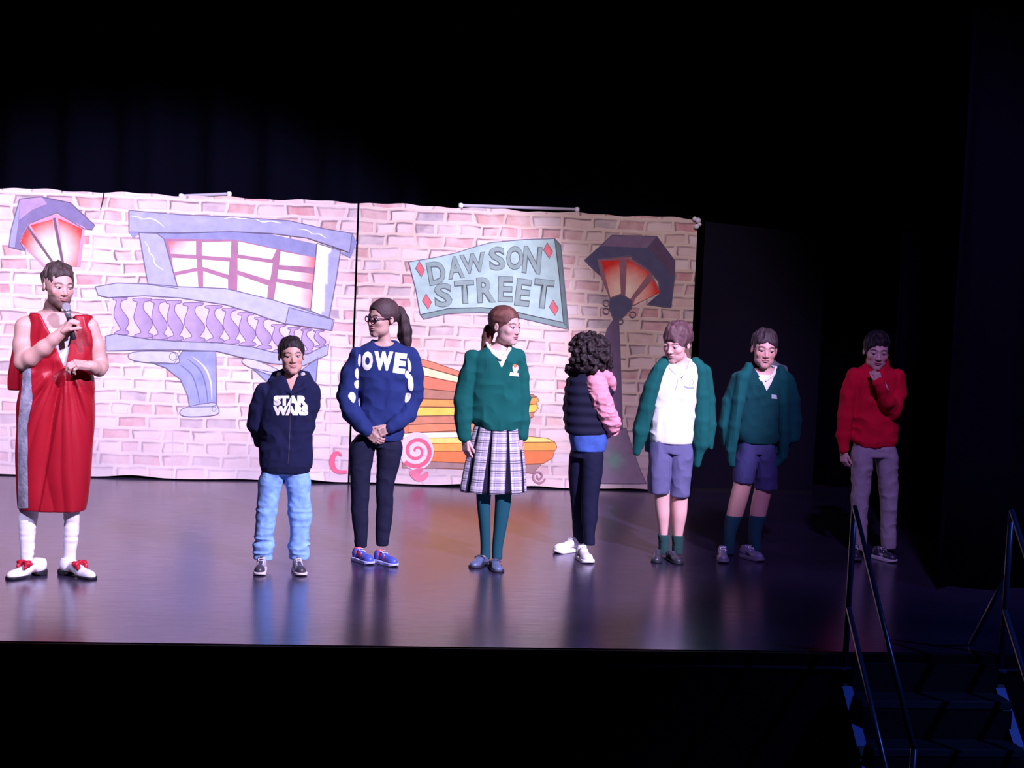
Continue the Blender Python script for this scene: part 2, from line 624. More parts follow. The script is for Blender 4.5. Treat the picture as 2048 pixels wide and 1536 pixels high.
def brick_paint(name, warm):
    m = bpy.data.materials.new(name)
    m.use_nodes = True
    nt = m.node_tree
    N, L = nt.nodes, nt.links
    b = N['Principled BSDF']
    b.inputs['Roughness'].default_value = 0.85
    b.inputs['Specular IOR Level'].default_value = 0.15
    tc = N.new('ShaderNodeTexCoord')
    sep = N.new('ShaderNodeSeparateXYZ')
    L.new(tc.outputs['Object'], sep.inputs[0])
    cmb = N.new('ShaderNodeCombineXYZ')
    L.new(sep.outputs[0], cmb.inputs[0])
    L.new(sep.outputs[2], cmb.inputs[1])
    # hand-painted wobble
    nz = N.new('ShaderNodeTexNoise')
    nz.inputs['Scale'].default_value = 3.5
    nz.inputs['Detail'].default_value = 3
    L.new(cmb.outputs[0], nz.inputs['Vector'])
    ctr = N.new('ShaderNodeVectorMath')
    ctr.operation = 'SUBTRACT'
    ctr.inputs[1].default_value = (0.5, 0.5, 0.5)
    L.new(nz.outputs['Color'], ctr.inputs[0])
    scl = N.new('ShaderNodeVectorMath')
    scl.operation = 'MULTIPLY'
    scl.inputs[1].default_value = (0.13, 0.05, 0)
    L.new(ctr.outputs[0], scl.inputs[0])
    add = N.new('ShaderNodeVectorMath')
    L.new(cmb.outputs[0], add.inputs[0])
    L.new(scl.outputs[0], add.inputs[1])

    def brick(shift, mortar, smooth):
        a = N.new('ShaderNodeVectorMath')
        a.inputs[1].default_value = (3.0+shift[0], 1.0+shift[1], 0)
        L.new(add.outputs[0], a.inputs[0])
        t = N.new('ShaderNodeTexBrick')
        t.offset, t.squash = 0.5, 0.72
        t.squash_frequency = 3
        t.inputs['Color1'].default_value = (0, 0, 0, 1)
        t.inputs['Color2'].default_value = (1, 1, 1, 1)
        t.inputs['Scale'].default_value = 1.0
        t.inputs['Mortar Size'].default_value = mortar
        t.inputs['Mortar Smooth'].default_value = smooth
        t.inputs['Brick Width'].default_value = 0.232
        t.inputs['Row Height'].default_value = 0.1
        L.new(a.outputs[0], t.inputs['Vector'])
        return t
    t1 = brick((0, 0), 0.019, 1.0)
    t2 = brick((-0.015, 0.013), 0.019, 1.0)      # the painted lower-right edge of each brick
    ramp = N.new('ShaderNodeValToRGB')
    els = ramp.color_ramp.elements
    cols = [(0.0, srgb(196, 150, 138)), (0.12, srgb(228, 208, 196)), (0.25, srgb(232, 216, 206)), (0.34, srgb(198, 128, 128)), (0.42, srgb(226, 206, 192)), (0.52, srgb(168, 152, 152)),
            (0.62, srgb(230, 214, 204)), (0.72, srgb(210, 170, 150)), (0.80, srgb(232, 218, 210)), (0.88, srgb(192, 136, 128)), (0.94, srgb(224, 206, 196)), (1.0, srgb(158, 146, 152))]
    els[0].position, els[0].color = cols[0][0], (*cols[0][1], 1)
    els[1].position, els[1].color = cols[-1][0], (*cols[-1][1], 1)
    for p, c in cols[1:-1]:
        e = els.new(p)
        e.color = (*c, 1)
    L.new(t1.outputs['Color'], ramp.inputs[0])
    # watercolour mottling inside a brick
    n2 = N.new('ShaderNodeTexNoise')
    n2.inputs['Scale'].default_value = 9
    n2.inputs['Detail'].default_value = 4
    L.new(cmb.outputs[0], n2.inputs['Vector'])
    mr = N.new('ShaderNodeMapRange')
    mr.inputs[1].default_value, mr.inputs[2].default_value = 0.3, 0.68
    L.new(n2.outputs[0], mr.inputs[0])
    base = N.new('ShaderNodeMix')
    base.data_type = 'RGBA'
    base.inputs['A'].default_value = (*srgb(232, 218, 206), 1)
    L.new(ramp.outputs[0], base.inputs['B'])
    mf = N.new('ShaderNodeMapRange')
    mf.inputs[3].default_value, mf.inputs[4].default_value = 0.45, 1.0
    L.new(mr.outputs[0], mf.inputs[0])
    L.new(mf.outputs[0], base.inputs['Factor'])
    # dark painted lower edge = brick in t1 but mortar in t2
    edge = N.new('ShaderNodeMath')
    edge.operation = 'MULTIPLY'
    inv = N.new('ShaderNodeMath')
    inv.operation = 'SUBTRACT'
    inv.inputs[0].default_value = 1.0
    L.new(t1.outputs['Fac'], inv.inputs[1])
    L.new(inv.outputs[0], edge.inputs[0])
    L.new(t2.outputs['Fac'], edge.inputs[1])
    ef = N.new('ShaderNodeMath')
    ef.operation = 'MULTIPLY'
    ef.inputs[1].default_value = 0.85
    en = N.new('ShaderNodeMath')
    en.operation = 'MULTIPLY'
    n5 = N.new('ShaderNodeTexNoise')
    n5.inputs['Scale'].default_value = 4.0
    L.new(cmb.outputs[0], n5.inputs['Vector'])
    m5 = N.new('ShaderNodeMapRange')
    m5.inputs[1].default_value, m5.inputs[2].default_value = 0.35, 0.65
    m5.inputs[3].default_value, m5.inputs[4].default_value = 0.25, 1.5
    L.new(n5.outputs[0], m5.inputs[0])
    L.new(edge.outputs[0], en.inputs[0])
    L.new(m5.outputs[0], en.inputs[1])
    L.new(en.outputs[0], ef.inputs[0])
    withedge = N.new('ShaderNodeMix')
    withedge.data_type = 'RGBA'
    L.new(ef.outputs[0], withedge.inputs['Factor'])
    L.new(base.outputs['Result'], withedge.inputs['A'])
    withedge.inputs['B'].default_value = (*srgb(128, 104, 108), 1)
    fin = N.new('ShaderNodeMix')
    fin.data_type = 'RGBA'
    mfac = N.new('ShaderNodeMath')
    mfac.operation = 'MULTIPLY'
    mfac.inputs[1].default_value = 0.72
    L.new(t1.outputs['Fac'], mfac.inputs[0])
    L.new(mfac.outputs[0], fin.inputs['Factor'])
    L.new(withedge.outputs['Result'], fin.inputs['A'])
    fin.inputs['B'].default_value = (*(srgb(234, 222, 214) if not warm else srgb(230, 212, 188)), 1)
    # patchy paint low down; plain cloth at the hem, colour darkened for fading light
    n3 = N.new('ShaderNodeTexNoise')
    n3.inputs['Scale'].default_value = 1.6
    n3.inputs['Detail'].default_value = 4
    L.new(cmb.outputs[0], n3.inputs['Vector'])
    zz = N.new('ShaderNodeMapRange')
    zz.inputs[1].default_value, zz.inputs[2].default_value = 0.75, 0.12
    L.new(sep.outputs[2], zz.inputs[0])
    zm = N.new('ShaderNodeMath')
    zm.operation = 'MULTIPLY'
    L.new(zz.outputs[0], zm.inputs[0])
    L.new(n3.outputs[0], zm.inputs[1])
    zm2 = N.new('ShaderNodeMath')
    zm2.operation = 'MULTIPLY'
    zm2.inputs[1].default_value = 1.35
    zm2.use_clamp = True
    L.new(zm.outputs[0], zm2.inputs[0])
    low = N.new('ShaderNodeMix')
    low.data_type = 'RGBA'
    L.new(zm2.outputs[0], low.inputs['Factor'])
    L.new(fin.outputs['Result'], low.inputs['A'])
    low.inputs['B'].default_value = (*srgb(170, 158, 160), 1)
    L.new(low.outputs['Result'], b.inputs['Base Color'])
    # creases in the cloth
    mp = N.new('ShaderNodeMapping')
    mp.inputs['Scale'].default_value = (3.0, 1.0, 4.0)
    L.new(tc.outputs['Object'], mp.inputs[0])
    n4 = N.new('ShaderNodeTexNoise')
    n4.inputs['Scale'].default_value = 2.2
    n4.inputs['Detail'].default_value = 4
    L.new(mp.outputs[0], n4.inputs['Vector'])
    bp = N.new('ShaderNodeBump')
    bp.inputs['Strength'].default_value = 0.35
    bp.inputs['Distance'].default_value = 0.02
    L.new(n4.outputs[0], bp.inputs['Height'])
    L.new(bp.outputs[0], b.inputs['Normal'])
    return m


def panel(u0, v0, u1, v1, label, warm):
    a, c = ptY(u0, v0, BACK_Y), ptY(u1, v1, BACK_Y)
    xm = 0.5*(a[0]+c[0])
    root = empty('backdrop_flat', (xm, BACK_Y, 0), label, 'backdrop')
    nx, nz = int((c[0]-a[0])/0.025), 92
    V = []
    for j in range(nz+1):
        t = j/nz
        for i in range(nx+1):
            s = i/nx
            x = a[0]+(c[0]-a[0])*s
            top = a[2]+(c[2]-a[2])*s + 0.006*math.sin(x*9)+0.004*math.sin(x*23)
            bot = 0.012+0.018*(0.5+0.5*math.sin(x*4.1+1))*(0.5+0.5*math.sin(x*9.7))
            V.append((x, 0, bot+(top-bot)*t))
    V = np.array(V)
    V[:, 1] = cloth_wave(V[:, 0], V[:, 2])
    # slack hem creeping on to the floor
    lowm = np.clip((0.10-V[:, 2])/0.10, 0, 1)
    V[:, 1] -= 0.05*lowm**1.5*(0.6+0.4*np.sin(V[:, 0]*6.3))
    V[:, 0] -= xm
    F = np.array([(j*(nx+1)+i, j*(nx+1)+i+1, (j+1)*(nx+1)+i+1, (j+1)*(nx+1)+i) for j in range(nz) for i in range(nx)])
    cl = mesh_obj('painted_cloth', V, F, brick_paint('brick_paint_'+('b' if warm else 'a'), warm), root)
    g = MB()
    H = min(a[2], c[2])-0.03
    w = 0.5*(c[0]-a[0])
    for x in (-w+.05, w-.05):
        g.box((x-.03, .045, 0), (x+.03, .085, H))
    g.box((-w+.08, .045, H-.07), (w-.08, .085, H))
    g.box((-w+.08, .045, 0.9), (w-.08, .085, 0.97))
    g.build('frame', mat('raw_timber'), root)
    return root, xm


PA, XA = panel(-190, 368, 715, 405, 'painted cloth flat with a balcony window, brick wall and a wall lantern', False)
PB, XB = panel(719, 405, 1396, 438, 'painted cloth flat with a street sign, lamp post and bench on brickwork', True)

M_PAINT = mat('scenic_paint', attr=True, rough=0.8, spec=0.15, vary=0.10, vscale=14)
M_LINE = mat('scenic_outline', (0.17, 0.15, 0.20), 0.8, spec=0.1)


def on_cloth(xz, layer, xm):
    x, z = xz[:, 0], xz[:, 1]
    y = cloth_wave(x, z)
    low = np.clip((0.10-z)/0.10, 0, 1)
    y = y-0.05*low**1.5*(0.6+0.4*np.sin(x*6.3))
    return np.stack([x-xm, y-0.0022-0.0013*layer, z], -1)


def cut_grid(bm, step):
    for ax in (0, 2):
        cs = [v.co[ax] for v in bm.verts]
        k0, k1 = math.ceil(min(cs)/step), math.floor(max(cs)/step)
        n = Vector((1, 0, 0)) if ax == 0 else Vector((0, 0, 1))
        for k in range(k0, k1+1):
            bmesh.ops.bisect_plane(bm, geom=bm.verts[:]+bm.edges[:]+bm.faces[:], plane_co=n*(k*step), plane_no=n, dist=1e-6)


def paint_poly(name, polys, color, layer, parent, xm, px=True, step=0.05):
    """flat painted shapes; colour is an rgb triple or a function of pixel (u, v)"""
    bm = bmesh.new()
    for pts in polys:
        W = [ptY(u, v, BACK_Y) for u, v in pts] if px else pts
        vs = [bm.verts.new((p[0], 0, p[2])) for p in W]
        try:
            bm.faces.new(vs)
        except ValueError:
            pass
    bm.normal_update()
    bmesh.ops.triangulate(bm, faces=bm.faces[:])
    cut_grid(bm, step)
    bm.verts.index_update()
    V = np.array([v.co[:] for v in bm.verts])
    F = [[v.index for v in f.verts] for f in bm.faces]
    # every face looks at the audience
    F2 = []
    for f in F:
        n = np.cross(V[f[1]]-V[f[0]], V[f[2]]-V[f[0]])
        F2.append(f if n[1] < 0 else f[::-1])
    bm.free()
    if callable(color):
        u, v = proj(np.stack([V[:, 0], np.full(len(V), BACK_Y), V[:, 2]], -1))
        C = color(u, v)
    else:
        C = np.tile(np.array(color), (len(V), 1))
    W = on_cloth(V[:, [0, 2]], layer, xm)
    return mesh_obj(name, W, F2, M_PAINT, parent, C)


def smooth_pts(pts, n=6, closed=True):
    P = np.array(pts, float)
    m = len(P)
    out = []
    for i in range(m if closed else m-1):
        p0, p1, p2, p3 = (P[(i-1) % m], P[i], P[(i+1) % m], P[(i+2) % m]) if closed else (P[max(i-1, 0)], P[i], P[i+1], P[min(i+2, m-1)])
        for k in range(n):
            t = k/n
            out.append(0.5*((2*p1)+(-p0+p2)*t+(2*p0-5*p1+4*p2-p3)*t*t+(-p0+3*p1-3*p2+p3)*t**3))
    if not closed:
        out.append(P[-1])
    return [tuple(p) for p in out]


def paint_line(name, lines, width, layer, parent, xm, color=None, closed=True):
    """one object for each brush line"""
    return [paint_line1(name, [l], width, layer, parent, xm, color, closed) for l in lines][0]


def paint_line1(name, lines, width, layer, parent, xm, color=None, closed=True):
    """brush lines in pixel coordinates (width in pixels, one number or a list per line)"""
    V, F = [], []
    for li, pts in enumerate(lines):
        P = np.array(pts, float)
        if closed:
            P = np.vstack([P, P[:1]])
        # resample
        Q = [P[0]]
        for a, b in zip(P[:-1], P[1:]):
            k = max(1, int(np.hypot(*(b-a))/14))
            for i in range(1, k+1):
                Q.append(a+(b-a)*i/k)
        Q = np.array(Q)
        T = np.gradient(Q, axis=0)
        T /= np.linalg.norm(T, axis=1, keepdims=True)+1e-9
        Nn = np.stack([-T[:, 1], T[:, 0]], 1)
        ww = width if np.isscalar(width) else np.interp(np.linspace(0, 1, len(Q)), np.linspace(0, 1, len(width)), width)[:, None]
        A, B = Q+Nn*ww/2, Q-Nn*ww/2
        b0 = len(V)
        for i in range(len(Q)):
            for q in (A[i], B[i]):
                p = ptY(q[0], q[1], BACK_Y)
                V.append((p[0], p[2]))
        for i in range(len(Q)-1):
            k = b0+2*i
            F.append((k, k+1, k+3, k+2))
    V = np.array(V)
    W = on_cloth(V, layer, xm)
    F2 = []
    for f in F:
        n = np.cross(W[f[1]]-W[f[0]], W[f[2]]-W[f[0]])
        F2.append(f if n[1] < 0 else f[::-1])
    if color is not None:
        return mesh_obj(name, W, F2, M_PAINT, parent, np.tile(np.array(color), (len(V), 1)))
    return mesh_obj(name, W, F2, M_LINE, parent)


def glyphs(s, bold=0.0):
    """outline letters as (verts (n,2), faces) in unit cap height, left at 0"""
    cu = bpy.data.curves.new('glyph', 'FONT')
    cu.body = s
    cu.size = 1.0
    cu.offset = bold
    cu.resolution_u = 3
    ob = bpy.data.objects.new('glyph', cu)
    col.objects.link(ob)
    dg = bpy.context.evaluated_depsgraph_get()
    me = ob.evaluated_get(dg).to_mesh()
    V = np.array([v.co[:2] for v in me.vertices])
    F = [list(p.vertices) for p in me.polygons]
    ob.evaluated_get(dg).to_mesh_clear()
    bpy.data.objects.remove(ob)
    bpy.data.curves.remove(cu)
    lo, hi = V.min(0), V.max(0)
    return (V-lo)/(hi-lo), F


R1 = lambda L: [(x/2.7676, y/2.7676+360) for x, y in L]
R2 = lambda L: [(x/2.7676, y/2.7676+640) for x, y in L]
R3 = lambda L: [(x/2.8444+700, y/2.8444+390) for x, y in L]
R4 = lambda L: [(x/2.8444+700, y/2.8444+680) for x, y in L]


def part(name, parent):
    o = bpy.data.objects.new(name, None)
    col.objects.link(o)
    o.parent = parent
    return o


def glow(cu, cv, rad, inner, outer, p=1.0):
    inner, outer = np.array(inner), np.array(outer)

    def f(u, v):
        t = np.clip(np.hypot(u-cu, v-cv)/rad, 0, 1)[:, None]**p
        return inner*(1-t)+outer*t
    return f


WHITE_W, RED_P = srgb(255, 246, 226), srgb(235, 70, 60)

# --- wall lantern on the balcony flat
shade = R1([(110, 105), (230, 92), (390, 125), (525, 250), (510, 275), (465, 270), (315, 180), (165, 240), (110, 340), (140, 392), (50, 370), (62, 280)])
lan = paint_poly('painted_lantern', [shade], srgb(128, 120, 150), 0, PA, XA)
lan['label'] = 'painted wall lantern with glowing red panes'
paint_poly('hood_facet', [R1([(110, 105), (230, 92), (262, 132), (180, 165), (106, 222)])], srgb(176, 150, 175), 1, lan, XA)
paint_poly('hood_facet', [R1([(62, 280), (110, 108), (104, 222), (82, 372), (50, 370)])], srgb(160, 160, 190), 1, lan, XA)
paint_poly('glass_frame', [R1([(160, 238), (312, 188), (470, 262), (445, 480), (240, 480), (105, 340)])], srgb(200, 150, 165), 1, lan, XA)
for pts in ([(115, 345), (148, 268), (290, 458), (245, 466)], [(170, 250), (290, 218), (342, 470), (303, 470)], [(322, 212), (455, 270), (425, 480), (355, 470)]):
    paint_poly('pane', [R1(pts)], glow(108, 500, 62, WHITE_W, RED_P, 1.3), 2, lan, XA, step=0.03)
paint_line('outline', [shade], 1.6, 3, lan, XA)
paint_line('glazing_bar', [R1([(155, 262), (295, 460)]), R1([(300, 210), (350, 470)])], 5, 3, lan, XA, color=srgb(110, 95, 100), closed=False)

# --- balcony window
stone, stone2, stone3 = srgb(168, 172, 196), srgb(140, 144, 175), srgb(205, 210, 228)
win = paint_poly('painted_window', [R1([(870, 295), (1280, 288), (1500, 300), (1755, 355), (1725, 720), (1500, 665), (1280, 610), (930, 600)])], stone2, 0, PA, XA)
win['label'] = 'painted stone window with small glowing panes'
paint_poly('muntins', [R1([(912, 325), (1300, 330), (1540, 382), (1755, 432), (1725, 715), (1500, 660), (1280, 607), (985, 597)])], srgb(166, 120, 138), 1, win, XA)
panes = [[(930, 340), (1085, 338), (1085, 415), (945, 408)], [(950, 430), (1090, 437), (1090, 485), (963, 510)], [(970, 530), (1092, 505), (1098, 597), (985, 588)],
         [(1118, 345), (1280, 340), (1275, 430), (1118, 418)], [(1118, 440), (1270, 452), (1265, 525), (1120, 480)], [(1125, 505), (1262, 550), (1262, 605), (1125, 598)],
         [(1318, 340), (1530, 385), (1505, 440), (1318, 412)], [(1315, 432), (1510, 462), (1495, 555), (1315, 500)], [(1315, 525), (1485, 585), (1478, 655), (1313, 612)],
         [(1553, 395), (1750, 430), (1745, 485), (1545, 470)], [(1540, 495), (1740, 520), (1728, 570), (1535, 545)], [(1530, 565), (1728, 610), (1718, 712), (1515, 668)]]


def pane_col(u, v):
    t = np.clip(np.maximum(((380-u)/55)+((505-v)/60), (u-590)/40), 0, 1)[:, None]
    return np.array(srgb(255, 240, 226))*(1-t)+np.array(srgb(240, 120, 118))*t


for p in panes:
    paint_poly('pane', [R1(p)], pane_col, 2, win, XA, step=0.03)
lj = R1([(770, 290), (870, 295), (908, 325), (985, 600), (820, 578)])
paint_poly('jamb', [lj], stone, 2, win, XA)
rj = R1([(1755, 350), (1885, 390), (1860, 560), (1820, 770), (1720, 722)])
paint_poly('jamb', [rj], lambda u, v: np.where((u < 660-(v-500)*0.12)[:, None], np.array(srgb(238, 240, 240)), np.array(stone)), 2, win, XA, step=0.02)
lin = R1([(715, 168), (1000, 192), (1300, 205), (1600, 225), (1800, 270), (1950, 295), (1935, 402), (1850, 370), (1700, 320), (1500, 295), (1280, 285), (1000, 292), (715, 288)])
paint_poly('lintel', [lin], lambda u, v: np.array(stone)*(0.92+0.16*np.clip((vnoise(np.stack([u, v, u*0], -1), (0.04, 0.12, 1))), 0, 1))[:, None], 3, win, XA)
paint_poly('lintel_underside', [R1([(715, 288), (775, 290), (740, 323)])], stone2, 3, win, XA)
paint_poly('lintel_end', [R1([(1950, 295), (1976, 345), (1940, 432), (1875, 398), (1935, 402)])], stone2, 3, win, XA)
paint_line('outline', [lin, lj, rj], 1.6, 4, win, XA)
paint_line('highlight', [smooth_pts(R1(q), 4, False) for q in ([(725, 205), (760, 204), (790, 216), (830, 212), (870, 228), (910, 262)], [(1240, 215), (1290, 206), (1340, 214), (1400, 210), (1450, 232), (1500, 228), (1560, 240)], [(1650, 270), (1700, 278), (1730, 298), (1770, 300), (1805, 322)], [(800, 340), (822, 372), (826, 400), (850, 430), (858, 465), (905, 500)])], [1, 2.2, 1.6, 2.4, 1], 4, win, XA, color=srgb(240, 244, 250), closed=False)

# --- balcony with balusters and two scroll brackets


def off2(L):
    return [(x, y+774.9) for x, y in L]          # second crop into first crop coordinates


gap = R1([(600, 648), (800, 640), (1000, 650), (1250, 690), (1400, 735), (1560, 808), (1835, 832), (1820, 905), (1700, 965), (1520, 955), (1400, 930), (1210, 902), (1000, 893), (820, 880), (640, 855)])
bal = paint_poly('painted_balcony', [gap], srgb(208, 196, 206), 0, PA, XA)
bal['label'] = 'painted stone balcony with bulging balusters'
bx = [(668, 650, 855, 60), (788, 655, 872, 78), (878, 662, 880, 62), (965, 668, 888, 66), (1072, 680, 895, 88), (1185, 695, 900, 72), (1275, 710, 905, 66), (1365, 735, 918, 70), (1455, 760, 935, 66), (1545, 800, 955, 62), (1630, 815, 960, 52), (1700, 825, 958, 48), (1768, 832, 925, 44)]
prof = [(0, .95), (.06, .95), (.09, .45), (.2, .38), (.32, .55), (.47, .9), (.6, 1.0), (.72, .8), (.82, .5), (.88, .45), (.92, .95), (1, .98)]
for x, y0, y1, w in bx:
    w *= 1.22
    L = [(x-w*0.5*a-15*math.sin(t*6.1), y0+(y1-y0)*t) for t, a in prof]
    R = [(x+w*0.5*a-15*math.sin(t*6.1), y0+(y1-y0)*t) for t, a in prof]
    sh = smooth_pts(R1(L+R[::-1]), 3)
    bl = paint_poly('baluster', [sh], lambda u, v, x=x, w=w: np.array(srgb(166, 148, 172))*(1.12-0.3*np.clip((u-x/2.7676)/(w/2.7676)+0.3, 0, 1))[:, None], 1, bal, XA, step=0.03)
    paint_line('outline', [sh], 1.3, 2, bl, XA, color=srgb(120, 95, 125))
led = R1(off2([(585, 88), (640, 75), (820, 105), (1000, 118), (1210, 125), (1400, 150), (1520, 180), (1700, 190), (1820, 130), (1815, 190), (1680, 252), (1500, 240), (1330, 205), (1200, 172), (1000, 165), (800, 165), (590, 170)]))
paint_poly('ledge', [led], stone, 2, bal, XA)
rail = R1([(528, 590), (650, 570), (820, 575), (1000, 590), (1250, 600), (1500, 660), (1700, 720), (1850, 772), (1838, 832), (1580, 795), (1480, 765), (1400, 735), (1250, 690), (1000, 652), (800, 640), (600, 650), (545, 637)])
paint_poly('top_rail', [rail], srgb(178, 184, 206), 3, bal, XA)
cap = R1([(1600, 705), (1842, 772), (1832, 832), (1580, 795)])
paint_poly('corner_cap', [cap], srgb(160, 165, 192), 4, bal, XA)
paint_line('outline', [led, rail, cap], 1.6, 5, bal, XA)
for k, (roll, body, foot) in enumerate([
        ([(735, 178), (950, 175), (985, 200), (970, 242), (740, 224)], [(830, 232), (965, 240), (1010, 172), (1195, 172), (1200, 470), (1170, 480), (1050, 482), (1040, 420), (1000, 330), (920, 265)], [(1012, 490), (1170, 458), (1205, 478), (1195, 525), (1020, 533)]),
        ([(1340, 222), (1400, 218), (1560, 285), (1590, 330), (1380, 262)], [(1400, 268), (1560, 300), (1640, 300), (1762, 205), (1745, 370), (1700, 520), (1600, 480), (1480, 345)], [(1600, 520), (1700, 510), (1720, 540), (1620, 560)])]):
    br = paint_poly('bracket', [R2(body)], lambda u, v: np.array(srgb(150, 158, 186))*(0.9+0.3*np.clip(vnoise(np.stack([u, v, u*0], -1), (.05, .05, 1)), -1, 1)[:, None]*0.5), 1, bal, XA)
    if k == 0:
        paint_line('carved_groove', [smooth_pts(R2(q), 4, False) for q in ([(1000, 250), (1060, 300), (1090, 380), (1105, 460)], [(1040, 215), (1110, 280), (1140, 370), (1150, 455)])], [1, 2, 2, 1], 3, br, XA, color=srgb(112, 118, 150), closed=False)
        paint_line('carved_light', [smooth_pts(R2([(1060, 200), (1130, 260), (1165, 340), (1172, 440)]), 4, False)], [1, 4, 4, 2], 3, br, XA, color=srgb(198, 204, 222), closed=False)
    paint_poly('scroll', [smooth_pts(R2(roll), 4)], srgb(190, 194, 214), 3, br, XA)
    paint_poly('scroll', [smooth_pts(R2(foot), 4)], srgb(186, 190, 212), 3, br, XA)
    paint_line('outline', [R2(body), smooth_pts(R2(roll), 4), smooth_pts(R2(foot), 4)], 1.5, 4, br, XA)
paint_line('scroll_line', [[(346+7*math.cos(a), 713+8*math.sin(a)) for a in np.linspace(0, 6.2, 14)], [(428+4*math.cos(a), 818+5*math.sin(a)) for a in np.linspace(0, 6.2, 12)]], 1.3, 4, bal, XA)

# --- street sign
sg = R3([(333, 380), (470, 358), (600, 330), (700, 297), (800, 270), (1000, 252), (1165, 248), (1190, 450), (1215, 725), (1050, 690), (900, 655), (750, 640), (560, 645), (400, 680), (375, 540)])
sign = paint_poly('painted_sign', [sg], lambda u, v: np.array(srgb(172, 204, 190))*(0.95+0.12*vnoise(np.stack([u, v, u*0], -1), (.03, .05, 1), 4)[:, None]), 1, PB, XB)
sign['label'] = 'painted pale green street name board'
rs = R3([(1165, 248), (1200, 285), (1215, 450), (1245, 765), (1215, 725), (1190, 450)])
bs = R3([(400, 680), (560, 645), (750, 640), (900, 655), (1050, 690), (1215, 725), (1245, 765), (1050, 718), (900, 684), (750, 668), (560, 673), (420, 706)])
paint_poly('board_edge', [rs], srgb(104, 128, 118), 1, sign, XB)
paint_poly('board_edge', [bs], srgb(128, 156, 144), 1, sign, XB)
paint_line('outline', [sg, rs, bs], 1.5, 3, sign, XB)
for cx, cy in ((398, 420), (437, 604), (1127, 315), (1160, 640)):
    dm = R3([(cx-25, cy-3), (cx-5, cy-44), (cx+26, cy+6), (cx+8, cy+46)])
    paint_poly('diamond', [dm], srgb(214, 110, 108), 2, sign, XB)
    paint_line('diamond_outline', [dm], 1.6, 3, sign, XB)
letters = [('D', 492, 443, 96, 128, -10), ('A', 600, 412, 88, 122, -6), ('W', 702, 388, 140, 106, -8), ('S', 838, 362, 88, 130, -4), ('O', 938, 358, 92, 132, 2), ('N', 1036, 370, 100, 150, 5),
           ('S', 530, 570, 96, 130, -3), ('T', 652, 552, 108, 128, -4), ('R', 775, 540, 100, 140, -3), ('E', 885, 536, 78, 140, 2), ('E', 985, 555, 80, 150, 7), ('T', 1100, 562, 108, 160, 6)]
for ch, cx, cy, w, h, rot in letters:
    for bold, nm, c, ly, grow in ((0.02, 'letter', srgb(138, 162, 150), 4, 0), (0.05, 'letter_outline', srgb(96, 106, 102), 3, 6)):
        V, F = glyphs(ch, bold)
        a = math.radians(rot)
        bm = bmesh.new()
        vs = []
        for x, y in V:
            x, y = (x-.5)*(w+grow), (.5-y)*(h+grow)
            X, Y = cx+x*math.cos(a)-y*math.sin(a), cy+x*math.sin(a)+y*math.cos(a)
            p = ptY(X/2.8444+700, Y/2.8444+390, BACK_Y)
            vs.append(p)
        u_ = np.array(vs)
        W = on_cloth(u_[:, [0, 2]], ly, XB)
        bm.free()
        F2 = []
        for f in F:
            n = np.cross(W[f[1]]-W[f[0]], W[f[2]]-W[f[0]])
            F2.append(f if n[1] < 0 else f[::-1])
        mesh_obj(nm, W, F2, M_PAINT, sign, np.tile(np.array(c), (len(W), 1)))

# --- street lamp
hood = R3([(1335, 370), (1490, 228), (1745, 235), (1848, 375), (1845, 470), (1825, 640), (1690, 622), (1760, 560), (1755, 490), (1700, 425), (1590, 345), (1405, 365), (1425, 460)])
lamp = paint_poly('painted_street_lamp', [hood], srgb(92, 90, 118), 1, PB, XB)
lamp['label'] = 'painted leaning street lamp with glowing red panes'
paint_poly('hood_facet', [R3([(1490, 228), (1745, 235), (1690, 300), (1425, 292)])], srgb(132, 112, 134), 2, lamp, XB)
paint_poly('hood_facet', [R3([(1745, 235), (1848, 375), (1845, 470), (1700, 302)])], srgb(104, 84, 108), 2, lamp, XB)
paint_poly('glass_frame', [R3([(1405, 365), (1575, 345), (1702, 425), (1766, 548), (1610, 632), (1480, 592), (1425, 460)])], srgb(158, 112, 120), 2, lamp, XB)
for pts in ([(1430, 375), (1530, 370), (1540, 560), (1480, 582)], [(1575, 365), (1702, 442), (1592, 592), (1565, 572)], [(1722, 482), (1760, 555), (1610, 625), (1620, 592)]):
    paint_poly('pane', [R3(pts)], glow(1250, 585, 62, srgb(255, 236, 206), srgb(232, 52, 44), 1.5), 3, lamp, XB, step=0.03)
paint_line('outline', [hood], 1.6, 4, lamp, XB)
neck = R3([(1478, 590), (1545, 568), (1602, 600), (1600, 645), (1535, 712), (1500, 712), (1474, 640)])
paint_poly('lamp_neck', [neck], srgb(96, 96, 122), 3, lamp, XB)
post = [(1228, 636), (1237, 636), (1240, 700), (1242, 780), (1245, 858), (1214, 858), (1208, 760), (1205, 690), (1214, 658)]
paint_poly('post', [post], srgb(116, 98, 124), 2, lamp, XB)
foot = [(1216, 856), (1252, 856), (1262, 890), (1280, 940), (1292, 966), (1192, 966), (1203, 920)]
paint_poly('post_foot', [foot], lambda u, v: np.array(srgb(132, 116, 132))*(1-np.exp(-((u-1228)**2+(v-920)**2)/300))[:, None]+np.array(srgb(110, 150, 130))*np.exp(-((u-1228)**2+(v-920)**2)/300)[:, None], 2, lamp, XB, step=0.025)  # green spot: spilled coloured light mixed into the foot's paint
paint_line('outline', [neck, post, foot], 1.4, 4, lamp, XB)
curls = [[(1212+6*math.cos(a), 606+6*math.sin(a)) for a in np.linspace(0, 6.2, 12)], [(1212+6*math.cos(a), 622+6*math.sin(a)) for a in np.linspace(0, 6.2, 12)], [(1265+6*math.cos(a), 629+6*math.sin(a)) for a in np.linspace(0, 6.2, 12)], [(1241+5*math.cos(a), 643+5*math.sin(a)) for a in np.linspace(0, 6.2, 12)]]
